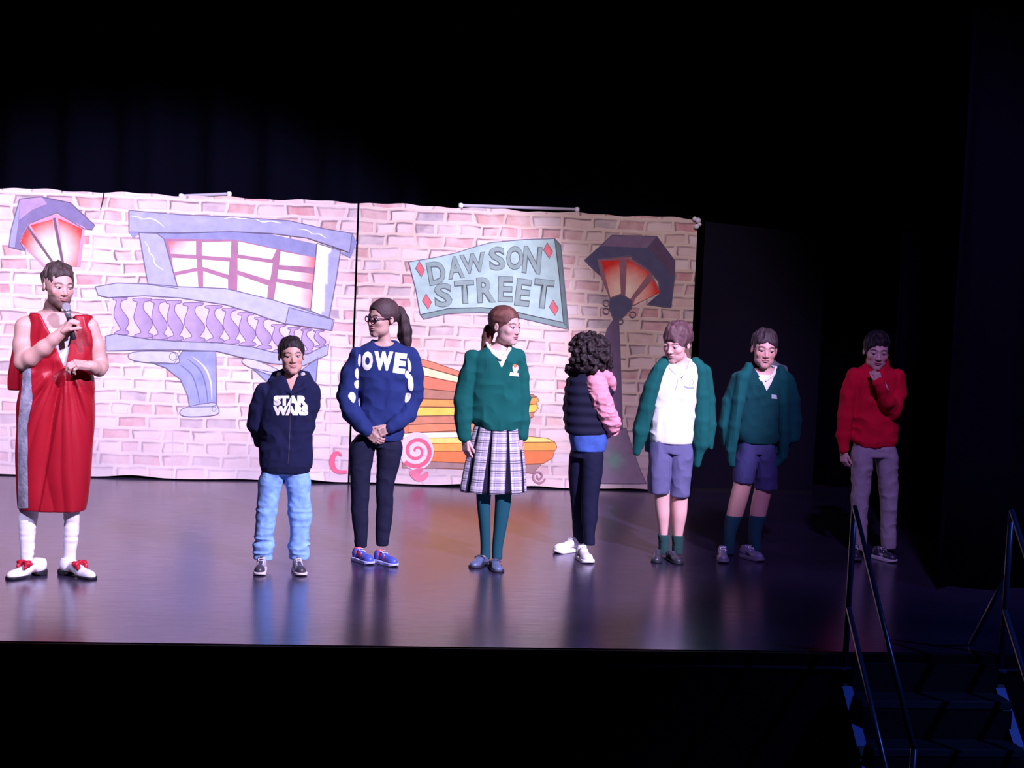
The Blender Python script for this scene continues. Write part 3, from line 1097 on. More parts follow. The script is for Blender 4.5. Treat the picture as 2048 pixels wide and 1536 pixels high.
paint_line('scroll_ironwork', curls, 2.0, 4, lamp, XB)

# --- bench
bench = paint_poly('painted_bench', [R4([(335, 180), (660, 250), (1000, 330), (1000, 500), (1010, 690), (300, 690), (300, 530)])], srgb(200, 128, 96), 0, PB, XB)
bench['label'] = 'painted orange slatted bench with spiral arm rest'
sl = [([(340, 88), (480, 128), (640, 185), (650, 214), (480, 168), (340, 128)], (222, 138, 104)), ([(340, 130), (480, 170), (650, 217), (650, 250), (480, 215), (340, 182)], (250, 226, 170)),
      ([(335, 184), (480, 217), (660, 252), (662, 298), (480, 282), (335, 262)], (220, 128, 96)), ([(330, 264), (480, 284), (700, 300), (900, 310), (1040, 310), (1062, 322), (900, 345), (480, 335), (330, 330)], (176, 128, 104)),
      ([(330, 332), (480, 337), (900, 347), (1064, 324), (1076, 345), (1060, 362), (900, 385), (480, 380), (330, 378)], (236, 158, 84)), ([(330, 380), (480, 382), (900, 387), (1060, 364), (1072, 390), (1050, 410), (900, 425), (480, 430), (330, 432)], (250, 204, 88)),
      ([(330, 434), (480, 432), (900, 427), (1050, 412), (1040, 440), (900, 470), (480, 475), (330, 480)], (196, 132, 100)), ([(330, 482), (480, 477), (900, 472), (1020, 460), (1000, 500), (480, 520), (330, 525)], (216, 140, 98)),
      ([(300, 530), (480, 524), (900, 520), (1010, 540), (1010, 556), (480, 556), (300, 558)], (252, 240, 216)), ([(300, 558), (480, 556), (1010, 548), (1120, 558), (1165, 580), (1000, 582), (480, 588), (300, 590)], (250, 214, 116)),
      ([(300, 590), (480, 588), (1000, 582), (1165, 580), (1178, 610), (1165, 628), (480, 632), (300, 634)], (240, 160, 78)), ([(300, 634), (480, 632), (1165, 630), (1150, 672), (1100, 702), (900, 708), (480, 690), (300, 690)], (216, 122, 72)),
      ([(300, 692), (480, 692), (900, 710), (1090, 706), (1040, 760), (900, 738), (480, 728), (300, 728)], (150, 122, 116))]
for pts, c in sl:
    s_ = paint_poly('slat', [R4(pts)], srgb(*c), 1, bench, XB)
    paint_line('outline', [R4(pts)], 1.2, 2, s_, XB, color=srgb(130, 84, 62))


def spiral(cx, cy, r0, r1, a0, turns, n=60, sx=1.0):
    return [(cx+sx*(r0+(r1-r0)*i/n)*math.cos(a0+turns*2*math.pi*i/n), cy+(r0+(r1-r0)*i/n)*math.sin(a0+turns*2*math.pi*i/n)) for i in range(n+1)]


arm = paint_poly('arm_rest', [[(833+34*math.cos(a), 902+38*math.sin(a)) for a in np.linspace(0, 6.15, 28)]], srgb(206, 196, 206), 3, bench, XB)
paint_line('arm_scroll', [spiral(833, 902, 32, 3, 2.4, -1.9)], [9, 8, 7, 6, 5, 4], 4, arm, XB, color=srgb(206, 96, 116), closed=False)
paint_poly('arm_tail', [smooth_pts(R4([(340, 745), (420, 725), (395, 770), (440, 745), (445, 770), (420, 795), (380, 800), (350, 780)]), 3)], srgb(196, 110, 128), 4, bench, XB)
paint_line('foot_scroll', [spiral(1077, 953, 14, 2, 0.3, 1.6, 30)], 4, 4, bench, XB, color=srgb(150, 112, 122), closed=False)
crl = paint_line('painted_curl', [smooth_pts([(683, 912), (676, 906), (667, 911), (664, 925), (668, 938), (678, 944), (694, 944)], 4, False)], [3, 7, 10, 11, 10, 8, 6], 4, PA, XA, color=srgb(206, 96, 116), closed=False)

# --- clips and battens along the top of the flats
M_TAPE = mat('white_tape', (0.85, 0.85, 0.88), 0.5)
M_BAT = mat('batten_grey', (0.45, 0.43, 0.5), 0.6)
for (u0, v0, u1, v1), P_, X_ in (((362, 392, 458, 388), PA, XA), ((922, 411, 1155, 419), PB, XB)):
    a, c = ptY(u0, v0, BACK_Y), ptY(u1, v1, BACK_Y)
    MB().tube([(a[0]-X_, 0.03, a[2]), (c[0]-X_, 0.03, c[2])], 0.013, 8).build('batten', M_BAT, P_)
    for q in (a, c):
        MB().lathe([(0.006, -0.02), (0.018, -0.015), (0.02, 0), (0.018, 0.015), (0.005, 0.02)], 10, (q[0]-X_, 0.02, q[2])).build('batten_clip', M_TAPE, P_)
q = ptY(1396, 441, BACK_Y)
g = MB()
for dx, dz, s in ((0, 0, .022), (-.03, .012, .018), (.012, -.03, .016), (-.012, -.05, .02)):
    g.lathe([(s*.4, -s), (s, -s*.5), (s*1.1, 0), (s*.8, s*.7), (s*.3, s)], 9, (q[0]-XB+dx, -0.01, q[2]+dz))
g.build('corner_tape', M_TAPE, PB)
# short dark slit where two cloths meet at the top of the balcony flat
paint_line('cloth_slit', [[(208, 386), (206, 400), (201, 420)]], [3, 2.5, 1.5], 1, PA, XA, color=(0.02, 0.02, 0.03), closed=False)
paint_line('cloth_seam', [[(346, 860), (345, 955)], [(662, 700), (660, 960)]], 1.2, 1, PA, XA, color=srgb(196, 184, 190), closed=False)


# ------------------------------------------------------------------ stairs down to the hall
SX0 = ptY(1687, 1310, EDGE_Y)[0]
SX1 = ptY(2006, 1200, EDGE_Y)[0]
SRISE, SRUN, NST = 0.19, 0.205, 6
st = empty('stage_stairs', (0.5*(SX0+SX1), EDGE_Y-0.06, -1.15), 'black wooden stairs with blue lit edge leading down from the stage', 'stairs')
M_STEP = mat('step_black', (0.012, 0.012, 0.018), 0.5, spec=0.4)
M_NOSE = mat('step_nosing', (0.06, 0.06, 0.08), 0.35, spec=0.6)
hw = 0.5*(SX1-SX0)
for i in range(NST-1):
    ztop = 1.15-SRISE*(i+1)
    y0, y1 = -SRUN*(i+1), -SRUN*i
    if ztop <= 0.02:
        break
    s_ = MB().box((-hw+.03, y0, ztop-0.04), (hw-.03, y1, ztop)).build('step', M_STEP, st)
    MB().box((-hw+.03, y0-.012, ztop-.03), (hw-.03, y0, ztop+.004)).build('nosing', M_NOSE, s_)
    MB().box((-hw+.03, y1-.02, max(ztop, 0)), (hw-.03, y1-.004, ztop+SRISE-.04)).build('riser', M_STEP, st)
M_BLUE = mat('blue_lit_edge', (0.10, 0.16, 0.42), 0.45, spec=0.5)  # blue light along the stringer edge, put into the strip colour
for sx in (-1, 1):
    x0, x1 = (-hw-.012, -hw+.03) if sx < 0 else (hw-.03, hw+.012)
    g = MB()
    yb, zb = -SRUN*(NST-1), 1.15-SRISE*(NST-1)-0.02
    ya, za = 0.0, 1.15-SRISE*0.9+0.02
    g.add([(x0, ya, za), (x1, ya, za), (x1, yb, zb), (x0, yb, zb), (x0, ya, za-.28), (x1, ya, za-.28), (x1, yb, max(zb-.28, 0.0)), (x0, yb, max(zb-.28, 0.0))],
          [(0, 3, 2, 1), (4, 5, 6, 7), (0, 4, 7, 3), (1, 2, 6, 5), (0, 1, 5, 4), (3, 7, 6, 2)])
    s_ = g.build('stringer', M_STEP, st)
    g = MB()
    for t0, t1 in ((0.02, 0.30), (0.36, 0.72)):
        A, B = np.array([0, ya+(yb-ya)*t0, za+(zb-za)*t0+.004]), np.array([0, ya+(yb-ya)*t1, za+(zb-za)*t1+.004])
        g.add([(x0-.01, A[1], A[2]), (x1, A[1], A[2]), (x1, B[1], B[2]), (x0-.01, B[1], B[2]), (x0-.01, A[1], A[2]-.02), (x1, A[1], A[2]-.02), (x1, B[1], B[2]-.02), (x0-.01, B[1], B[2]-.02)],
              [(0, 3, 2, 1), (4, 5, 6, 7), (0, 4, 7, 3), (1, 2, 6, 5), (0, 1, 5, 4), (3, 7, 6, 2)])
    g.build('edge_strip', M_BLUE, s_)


def handrail(x, label):
    r = empty('handrail', (x, EDGE_Y-0.03, -1.15), label, 'handrail')
    zt = ptY(1691, 1012, EDGE_Y)[2]+1.15
    zm = ptY(1691, 1212, EDGE_Y)[2]+1.15
    dy = -SRUN*(NST-1)-0.05
    dz = -SRISE*(NST-1)
    for i, t in enumerate((0.0, 1.0)):
        y = dy*t
        zb = (1.06 if i == 0 else 0.0)
        MB().tube([(0, y, zb), (0, y, zt+dz*t)], 0.016, 10).build('post', M_METAL, r, True)
    for nm, z in (('top_rail', zt), ('mid_rail', zm)):
        MB().tube([(0, 0.0, z), (0, dy*.5, z+dz*.5), (0, dy, z+dz)], 0.015, 10).build(nm, M_METAL, r, True)
    MB().lathe([(.035, 0), (.035, .012), (.018, .016)], 12, (0, 0, 1.06)).build('base_plate', M_METAL, r)
    return r


handrail(SX0, 'dark steel handrail on the side of the stage stairs toward the children')
h2 = handrail(SX1, 'dark steel handrail with diagonal brace on the side of the stage stairs toward the wing')
pa, pb = np.array([SX1, EDGE_Y-0.03, ptY(2007, 1152, EDGE_Y-0.03)[2]]), ptZ(1942, 1288, 0.006)
o = np.array(h2.location)
MB().tube([pa-o, pb-o], 0.016, 10).build('brace', M_METAL, h2, True)


# ================================================================== people: modelling tools
M_SKIN = mat('skin', attr=True, rough=0.5, spec=0.35, sss=0.12)
M_EYE = mat('eye', attr=True, rough=0.15, spec=0.6)
M_HAIR = mat('hair', attr=True, rough=0.6, spec=0.35, bump=0.6, bscale=220)
M_KNIT = mat('knit', attr=True, rough=0.85, bump=0.35, bscale=350, spec=0.06, sheen=0.02)
M_CLOTH = mat('woven_cloth', attr=True, rough=0.8, bump=0.2, bscale=500, spec=0.2)
M_SATIN = mat('satin', attr=True, rough=0.42, bump=0.1, bscale=150, spec=0.3, sheen=0.0)
M_DENIM = mat('denim', attr=True, rough=0.85, bump=0.3, bscale=400, spec=0.2, vary=0.22, vscale=22)
M_SHOE = mat('shoe_leather', attr=True, rough=0.4, spec=0.5)
M_SOLE = mat('shoe_sole', attr=True, rough=0.6, spec=0.3)
M_PRINT = mat('garment_print', attr=True, rough=0.6, spec=0.3)
M_SILVER = mat('silver_lame', (0.34, 0.34, 0.42), 0.25, metal=0.25, spec=0.8, bump=1.0, bscale=45, vary=0.35, vscale=16)


def Rxyz(yaw, pitch=0, roll=0):
    y, p, r = map(math.radians, (yaw, pitch, roll))
    Rz = np.array([[math.cos(y), -math.sin(y), 0], [math.sin(y), math.cos(y), 0], [0, 0, 1]])
    Rx = np.array([[1, 0, 0], [0, math.cos(p), -math.sin(p)], [0, math.sin(p), math.cos(p)]])
    Ry = np.array([[math.cos(r), 0, math.sin(r)], [0, 1, 0], [-math.sin(r), 0, math.cos(r)]])
    return Rz@Rx@Ry


def folds(amp, fx, fy, fz, off=0.0):
    return lambda P: amp*(vnoise(P, (fx, fy, fz), off)+0.5*vnoise(P, (fx*2.1, fy*2.1, fz*1.8), off+5))


def wrinkle(amp, f, ax=(1, 1, .6), off=0.0):
    """cloth folds: soft swells with sharper crests"""
    ax = np.array(ax, float)*f

    def g(P):
        w = vnoise(P, (f*.5, f*.5, f*.5), off+20)
        n = vnoise(P+.02*w[:, None], ax, off)
        n2 = vnoise(P+.015*w[:, None], ax*1.9, off+7)
        return amp*(.75*(1-2.2*np.abs(n))+.4*(1-2.2*np.abs(n2))+.4*w)
    return g


class Fig:
    def __init__(s, u, v, label):
        s.o = ptZ(u, v, 0.0)
        s.Y = s.o[1]
        s.s = FPX/float((s.o-CAM)@FWD)
        s.root = empty('person', s.o, label, 'person')
        s.body, s.boxes, s.paint = [], [], []
        s.bvh = {}

    def J(s, u, v, d=0.0):
        return ptY(u, v, s.Y+d/s.s)-s.o

    def G(s, u, v):
        return ptZ(u, v, 0.0)-s.o

    def r(s, px):
        return px/s.s

    def secs(s, rows, grow=0.0):
        out = []
        for row in rows:
            v, uL, uR, ry = row[:4]
            d = row[4] if len(row) > 4 else 0.0
            p = s.J(0.5*(uL+uR), v, d)
            out.append((p[2], p[0], p[1], (0.5*(uR-uL)+grow)/s.s, (ry+grow)/s.s))
        return out

    def loft(s, rows, grow=0.0, **k):
        return loft(s.secs(rows, grow), **k)

    def chain(s, pts, k=0.012, scale=1.0):
        return chain([(s.J(*p[:2], p[3] if len(p) > 3 else 0), s.r(p[2])*scale) for p in pts], k)

    def prism(s, pts, y0, y1, round_=0.0):
        """convex outline in pixels, cut straight through from depth y0 to y1 (metres, local)"""
        Q = np.array([s.J(u, v)[[0, 2]] for u, v in pts])
        c = Q.mean(0)
        H = []
        for i in range(len(Q)):
            a, b = Q[i], Q[(i+1) % len(Q)]
            n = np.array([b[1]-a[1], a[0]-b[0]])
            n /= np.linalg.norm(n)
            if n@(c-a) > 0:
                n = -n
            H.append((a, n))

        def f(P):
            q = P[:, [0, 2]]
            d = np.max([(q-a)@n for a, n in H], 0)
            return np.maximum(d, np.maximum(y0-P[:, 1], P[:, 1]-y1))-round_
        lo, hi = Q.min(0), Q.max(0)
        return Fld(f, (lo[0], y0, lo[1]), (hi[0], y1, hi[1]))

    def add(s, name, fld, h, material, color, parent=None, paint=None):
        V, F = surf(fld, h)
        C = np.tile(np.array(color, float), (len(V), 1))
        if paint is not None:
            C = paint(V, C)
        o = mesh_obj(name, V, F, material, parent or s.root, C)
        s.bvh[o.name] = BVHTree.FromPolygons([tuple(p) for p in V], [tuple(int(i) for i in f) for f in F])
        return o

    def hit(s, targets, u, v):
        """the nearest garment point that pixel (u, v) looks at"""
        r = ray(u, v)
        r = Vector(r/np.linalg.norm(r))
        org = Vector(CAM-s.o)
        best = None
        for t in targets:
            p, n, i, d = s.bvh[t.name].ray_cast(org, r)
            if p is not None and (best is None or d < best[2]):
                best = (p, n, d)
        return best

    def decal(s, name, targets, V, F, color, parent, material=None, lift=0.0018, step=4.0):
        """V pixel positions, F faces: a print lying on the garment"""
        bm = bmesh.new()
        vs = [bm.verts.new((x, 0, y)) for x, y in V]
        for f in F:
            try:
                bm.faces.new([vs[i] for i in f])
            except ValueError:
                pass
        bm.normal_update()
        bmesh.ops.triangulate(bm, faces=bm.faces[:])
        cut_grid(bm, step)
        bm.verts.index_update()
        P, ok = [], []
        for q in bm.verts:
            h = s.hit(targets, q.co.x, q.co.z)
            ok.append(h is not None)
            P.append(np.array(h[0])+np.array(h[1])*lift if h else np.zeros(3))
        FF = [[w.index for w in f.verts] for f in bm.faces if all(ok[w.index] for w in f.verts)]
        bm.free()
        P = np.array(P)
        F2 = []
        dirv = ray(*np.mean(np.array(V), 0))
        for f in FF:
            if max(np.linalg.norm(P[f[0]]-P[f[1]]), np.linalg.norm(P[f[1]]-P[f[2]])) > 0.06:
                continue
            n = np.cross(P[f[1]]-P[f[0]], P[f[2]]-P[f[0]])
            F2.append(f if n@dirv < 0 else f[::-1])
        return mesh_obj(name, P, F2, material or M_PRINT, parent, np.tile(np.array(color), (len(P), 1)))

    def decal_poly(s, name, targets, pts, color, parent, **k):
        return s.decal(name, targets, pts, [list(range(len(pts)))], color, parent, **k)

    def decal_line(s, name, targets, pts, width, color, parent, **k):
        P = np.array(pts, float)
        T = np.gradient(P, axis=0)
        T /= np.linalg.norm(T, axis=1, keepdims=True)+1e-9
        N = np.stack([-T[:, 1], T[:, 0]], 1)*width/2
        V = np.concatenate([P+N, P-N])
        n = len(P)
        return s.decal(name, targets, V, [[i, i+1, n+i+1, n+i] for i in range(n-1)], color, parent, **k)

    def text(s, name, targets, txt, box, bold, color, parent, rot=0.0, arch=0.0):
        V, F = glyphs(txt, bold)
        u0, v0, u1, v1 = box
        cx, cy, a = 0.5*(u0+u1), 0.5*(v0+v1), math.radians(rot)
        x = (V[:, 0]-.5)*(u1-u0)
        y = (.5-V[:, 1])*(v1-v0)-arch*np.cos(V[:, 0]*math.pi*2-math.pi)*0.5
        X, Y = cx+x*math.cos(a)-y*math.sin(a), cy+x*math.sin(a)+y*math.cos(a)
        return s.decal(name, targets, np.stack([X, Y], 1), F, color, parent, step=5.0)

    # ---------------------------------------------------------------- head
    def head(s, u, v, hh, yaw, pitch=0, roll=0, d=0.0, skin=(0.62, 0.38, 0.30), brow=(0.03, 0.02, 0.015), lips=(0.50, 0.20, 0.19), gaze=(0, 0), beard=None, eye_scale=1.0, ears=True):
        s.hc, s.hR, s.hh = s.J(u, v, d), Rxyz(yaw, pitch, roll), s.r(hh)
        s.skin = np.array(skin)

        def E(Q, c, r):
            return ell(c, r)(Q)

        def hf(Q):
            d_ = E(Q, (0, .08, .15), (.335, .42, .345))
            d_ = smin(d_, E(Q, (0, -.10, -.07), (.275, .29, .39)), .08)
            X = np.abs(Q[:, 0])
            A = np.stack([X, Q[:, 1], Q[:, 2]], 1)
            d_ = smin(d_, E(A, (.06, -.11, -.29), (.20, .24, .17)), .07)
            d_ = smin(d_, E(A, (.03, -.275, -.405), (.09, .085, .085)), .06)
            d_ = smin(d_, E(A, (.165, -.25, -.10), (.10, .09, .09)), .07)
            d_ = smin(d_, rc((0, -.335, .085), (.17, -.30, .085), .045, .035)(A), .05)
            d_ = smax(d_, -E(A, (.135, -.455, .0), (.095, .085, .065)), .05)
            d_ = smin(d_, E(A, (.135, -.318, .034), (.080, .060, .030)), .015)
            d_ = smin(d_, E(A, (.135, -.314, -.046), (.07, .052, .022)), .015)
            d_ = smin(d_, rc((0, -.345, .03), (0, -.425, -.13), .032, .045)(A), .035)
            d_ = smin(d_, E(A, (.05, -.385, -.145), (.038, .045, .032)), .02)
            d_ = smin(d_, E(A, (.03, -.366, -.238), (.075, .036, .02)), .012)
            d_ = smin(d_, E(A, (0, -.362, -.280), (.08, .040, .026)), .012)
            if ears:
                e = E(A, (.335, .06, -.03), (.036, .066, .105))
                e = smax(e, -E(A, (.375, .045, -.02), (.022, .040, .07)), .015)
                d_ = smin(d_, e, .025)
            return d_
        c, R, H = s.hc, s.hR, s.hh
        s.hfun = hf
        s.body.append(Fld(lambda P: hf((P-c)@R/H)*H, c-.62*H, c+.62*H))
        s.boxes.append((c-np.array([.56, .62, .60])*H, c+np.array([.56, .62, .60])*H, 0.0029))

        def face_paint(V, C):
            Q = (V-c)@R/H
            near = np.abs(Q).max(1) < .62
            A = np.abs(Q[:, 0])
            fr = Q[:, 1] < -.2

            def blend(m, colr):
                m = np.clip(m, 0, 1)[:, None]*near[:, None]
                C[:] = C*(1-m)+np.array(colr)*m
            blend(0.35*np.exp(-(((A-.18)/.08)**2+((Q[:, 2]+.12)/.08)**2))*fr, np.array(skin)*np.array([1.1, .62, .6]))
            blend(0.4*np.exp(-((A/.06)**2+((Q[:, 2]+.13)/.05)**2))*fr, np.array(skin)*np.array([1.05, .7, .68]))
            if beard is not None:
                b = np.clip((-.17-Q[:, 2])/.06+np.clip((A-.19)/.06, 0, 1)*2.2, 0, 1)*(Q[:, 2] < .06)*(Q[:, 1] < .10)*np.clip((Q[:, 2]+.62)/.08, 0, 1)
                b *= 1-np.exp(-((A/.12)**2+((Q[:, 2]+.255)/.035)**2))
                b *= np.maximum(np.clip((A-.25)/.04, 0, 1), np.clip((-.15-Q[:, 2])/.05, 0, 1))
                blend(b*.82, beard)
            blend(1.15*np.exp(-((A/.085)**4+((Q[:, 2]+.258)/.040)**4))*(Q[:, 1] < -.3), lips)
            blend(1.0*np.exp(-((A/.075)**4+((Q[:, 2]+.257)/.010)**2))*(Q[:, 1] < -.3), np.array(lips)*.25)
            zb = .088+.022*(1-((A-.14)/.08)**2)
            blend(1.1*np.exp(-(((A-.14)/.095)**4+((Q[:, 2]-zb)/.022)**2))*(Q[:, 1] < -.2), brow)
            blend(0.9*np.exp(-(((A-.137)/.072)**4+((Q[:, 2]-.022)/.012)**2))*fr, np.array(brow)*1.2)
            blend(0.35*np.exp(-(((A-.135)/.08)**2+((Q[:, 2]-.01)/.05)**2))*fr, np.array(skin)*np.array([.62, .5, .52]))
            return C
        s.paint.append(face_paint)
        # eyes
        gx, gz = math.radians(gaze[0]), math.radians(gaze[1])
        gd = np.array([math.sin(gx), -math.cos(gx)*math.cos(gz), math.sin(gz)])
        for sx in (-1, 1):
            V, F, C = [], [], []
            nu, nv = 18, 12
            for j in range(nv+1):
                for i in range(nu):
                    a, b = 2*math.pi*i/nu, math.pi*j/nv
                    # pole toward the gaze
                    l = np.array([math.sin(b)*math.cos(a), -math.cos(b), math.sin(b)*math.sin(a)])
                    zax = gd
                    xax = np.cross([0, 0, 1.0], zax)
                    xax /= np.linalg.norm(xax)
                    yax = np.cross(zax, xax)
                    dv = l[0]*xax-l[1]*zax+l[2]*yax
                    q = np.array([sx*.135, -.318, -.006])+dv*np.array([.052, .054, .047])*eye_scale
                    V.append(c+H*(R@q))
                    C.append((0.015, 0.008, 0.006) if b < .72 else (0.34, 0.30, 0.31))
            for j in range(nv):
                for i in range(nu):
                    F.append((j*nu+i, j*nu+(i+1) % nu, (j+1)*nu+(i+1) % nu, (j+1)*nu+i))
            mesh_obj('eye', V, F, M_EYE, s.root, np.array(C))

    def hq(s, q):
        return s.hc+s.hh*(s.hR@np.asarray(q, float))

    def hair(s, color, kind='short', amp=.02, top=.04, fringe=.0, nape=-.28, side=.0, seed=0, h=0.0032, streak=None, part_side=0):
        c, R, H = s.hc, s.hR, s.hh

        def f(P):
            Q = (P-c)@R/H
            A = np.stack([np.abs(Q[:, 0]), Q[:, 1], Q[:, 2]], 1)
            g = {'tied': .022, 'mop': .035}.get(kind, .018)
            d = ell((0, .085, .165+top*.4), (.345+g*.8+side, .43+g, .345+g+top*.7))(Q)
            if kind == 'tied':
                Qs = np.stack([Q[:, 0]*14, Q[:, 1]*3, Q[:, 2]*14], 1)
                d -= amp*vnoise(Qs, 1.0, seed)
            elif kind == 'mop':
                Qs = np.stack([Q[:, 0]*9, Q[:, 1]*7, Q[:, 2]*4], 1)
                d -= amp*vnoise(Qs, 1.0, seed)+amp*.5*vnoise(Qs*2.3, 1.0, seed+3)
            else:
                az = np.arctan2(Q[:, 0], Q[:, 1]-.22)
                rd = np.hypot(Q[:, 0], Q[:, 1]-.22)
                S = np.stack([az*7, rd*5+Q[:, 2]*-4, np.zeros(len(Q))+seed], 1)
                d -= amp*vnoise(Q*8, 1.0, seed)+amp*.8*vnoise(S, (1, 1, 1), seed+3)+amp*.5*vnoise(S*np.array([2.2, 1.3, 1]), 1.0, seed+6)
            hl = .265-fringe                         # height of the hairline over the brow
            jag = (.03 if kind != 'tied' else .012)*vnoise(Q*np.array([16, 6, 6]), 1.0, seed+8)
            cut = ell((0, -.50, hl-.36), (.47, .36, .40))(Q)+jag
            d = smax(d, -cut, .02)
            low = -(Q[:, 2]-(np.where(Q[:, 1] < .02, -.06-side*1.2, np.maximum(-.06-(Q[:, 1]-.02)*1.6, nape))))+jag*.6
            d = smax(d, low, .02)
            if kind != 'mop':
                d = smax(d, -ell((.37, .05, -.05), (.10, .075, .115))(A), .015)
            else:
                d = smax(d, -ell((.40, .05, -.06), (.09, .07, .09))(A), .015)
            return d*H
        fld = Fld(f, c-.66*H, c+.66*H)

        def paint(V, C):
            n = vnoise(V, (70, 70, 25), seed)
            C *= (1+0.25*n)[:, None]
            if streak is not None:
                m = np.clip(vnoise(V, (45, 45, 12), seed+4)*1.5-.2, 0, 1)[:, None]
                C[:] = C*(1-m)+np.array(streak)*m
            return C
        return s.add('hair', fld, h, M_HAIR, color, paint=paint)

    # ---------------------------------------------------------------- hand
    def hand(s, wrist, fdir, palm, thumb_side, L, curl=(20, 25, 20), spread=4, thumb=(35, 15), rw=None, tips=1.0):
        """prims of a hand; fdir along the fingers, palm the way the palm looks, thumb_side toward the thumb"""
        f = np.asarray(fdir, float)
        f /= np.linalg.norm(f)
        n = np.asarray(palm, float)
        n = n-f*(n@f)
        n /= np.linalg.norm(n)
        t = np.cross(f, n)
        if t@np.asarray(thumb_side, float) < 0:
            t = -t
        w = np.asarray(wrist, float)
        out = []
        R = np.stack([f, t, n], 1)
        out.append(rbox(w+f*.30*L, np.array([.19, .135, .035])*L, .055*L, R))
        out.append(rc(w-f*.10*L, w+f*.18*L, (rw or .125*L), .12*L))
        lens = (.40, .45, .42, .33)
        for i in range(4):
            b = w+f*(.52-(.03 if i in (0, 3) else 0)-(.03 if i == 3 else 0))*L+t*(.150-.098*i)*L
            sp = math.radians(spread*(1.5-i))
            dirv = f*math.cos(sp)+t*math.sin(sp)
            ang = 0.0
            p = b
            rr = (.053, .054, .052, .046)[i]*L
            for k, fr in enumerate((.44, .31, .25)):
                ang += math.radians(curl[k]*(1+.08*i))
                q = p+(dirv*math.cos(ang)+n*math.sin(ang))*lens[i]*L*fr*tips
                out.append(rc(p, q, rr*(1-.08*k), rr*(1-.08*(k+1))))
                p = q
        b = w+f*.16*L+t*.13*L+n*.02*L
        a = math.radians(thumb[0])
        d1 = f*math.cos(a)+t*math.sin(a)*.8+n*math.sin(a)*.5
        d1 /= np.linalg.norm(d1)
        p1 = b+d1*.22*L
        d2 = d1*math.cos(math.radians(thumb[1]))+(n*.6-t*.7)*math.sin(math.radians(thumb[1]))
        d2 /= np.linalg.norm(d2)
        p2 = p1+d2*.17*L
        p3 = p2+d2*.13*L
        out += [rc(b, p1, .085*L, .062*L), rc(p1, p2, .060*L, .055*L), rc(p2, p3, .055*L, .045*L)]
        hf = union(out, .0035)
        s.body.append(hf)
        s.boxes.append((hf.lo-.004, hf.hi+.004, 0.0023))
        return hf

    def finish_body(s, h=0.0055, extra=None):
        fld = union(s.body, 0.014)
        V, F = surf_multi(fld, h, s.boxes)
        C = np.tile(s.skin, (len(V), 1))
        C *= (1+.05*vnoise(V, (25, 25, 25)))[:, None]
        for p in s.paint:
            C = p(V, C)
        if extra is not None:
            C = extra(V, C)
        return mesh_obj('body', V, F, M_SKIN, s.root, C)

    # ---------------------------------------------------------------- shoe
    def shoe(s, toe, yaw, L, color, sole_color, kind='sneaker', accent=None, width=1.0, paint=None):
        """toe: pixel where the tip of the sole meets the floor; yaw: 0 = toward the audience, + = image right"""
        a = math.radians(yaw)
        fw = np.array([math.sin(a), -math.cos(a), 0.0])
        sd = np.array([math.cos(a), math.sin(a), 0.0])
        tip = s.G(*toe)
        tip[2] = 0
        heel = tip-fw*L
        R = np.stack([sd, fw, np.array([0, 0, 1.0])], 1)

        def W(fn, lo, hi):
            cs = np.array([[lo[0] if i & 1 else hi[0], lo[1] if i & 2 else hi[1], lo[2] if i & 4 else hi[2]] for i in range(8)])*L
            cs = heel+cs@R.T
            return Fld(lambda P: fn((P-heel)@R/L)*L, cs.min(0), cs.max(0))
        w = width
        tk = {'sneaker': .11, 'dress': .06, 'mary': .06, 'man': .055}[kind]

        def foot2d(Q, g=0.0):
            P2 = np.stack([Q[:, 0]/w, Q[:, 1], Q[:, 2]*0], 1)
            d = rc((-.01, .16, 0), (0, .45, 0), .145+g, .13+g)(P2)
            nose = .165 if kind != 'man' else .13
            d = smin(d, rc((0, .45, 0), (.01, .98-nose, 0), .14+g, nose+g)(P2), .08)
            return d

        def sole(Q):
            d = foot2d(Q, .012)
            z0 = np.zeros(len(Q))
            if kind in ('man', 'dress', 'mary'):
                arch = .07 if kind == 'man' else .04
                z0 = np.where(Q[:, 1] < .27, 0, arch*np.clip(1-np.abs(Q[:, 1]-.42)/.22, 0, 1))
            lift = .05*np.clip((Q[:, 1]-.8)/.2, 0, 1) if kind == 'sneaker' else 0
            return smax(d, np.maximum(Q[:, 2]-tk-(.05 if kind == 'man' else 0)*np.clip((.35-Q[:, 1])/.15, 0, 1), z0+lift-Q[:, 2]), .012)

        def upper(Q):
            hs = .05*1.0 if kind == 'man' else 0
            Q2 = Q.copy()
            if hs:
                Q2[:, 2] = Q[:, 2]-hs*np.clip((.5-Q[:, 1])/.4, 0, 1)
            A = np.stack([Q2[:, 0]/w, Q2[:, 1], Q2[:, 2]], 1)
            th = {'sneaker': .15, 'dress': .13, 'mary': .11, 'man': .11}[kind]
            tr = .15 if kind != 'man' else .125
            d = ell((0, .76, tk+.02), (tr, .225, th))(A)
            d = smin(d, rc((0, .62, tk+.04), (0, .40, tk+.13), .12, .115)(A), .06)
            d = smin(d, ell((-.005, .18, tk+.10), (.135, .17, .17))(A), .06)
            hi = {'sneaker': .24, 'dress': .17, 'mary': .09, 'man': .20}[kind]
            d = smin(d, rc((0, .20, tk+.1), (0, .20, tk+hi), .13, .115)(A), .05)
            d = smax(d, tk-.02-Q2[:, 2], .01)
            d = smax(d, Q2[:, 2]-(tk+hi+.06+.25*np.clip(Q2[:, 1]-.25, -.2, .1)), .01)
            d = smax(d, foot2d(Q2, .003), .02)
            return d

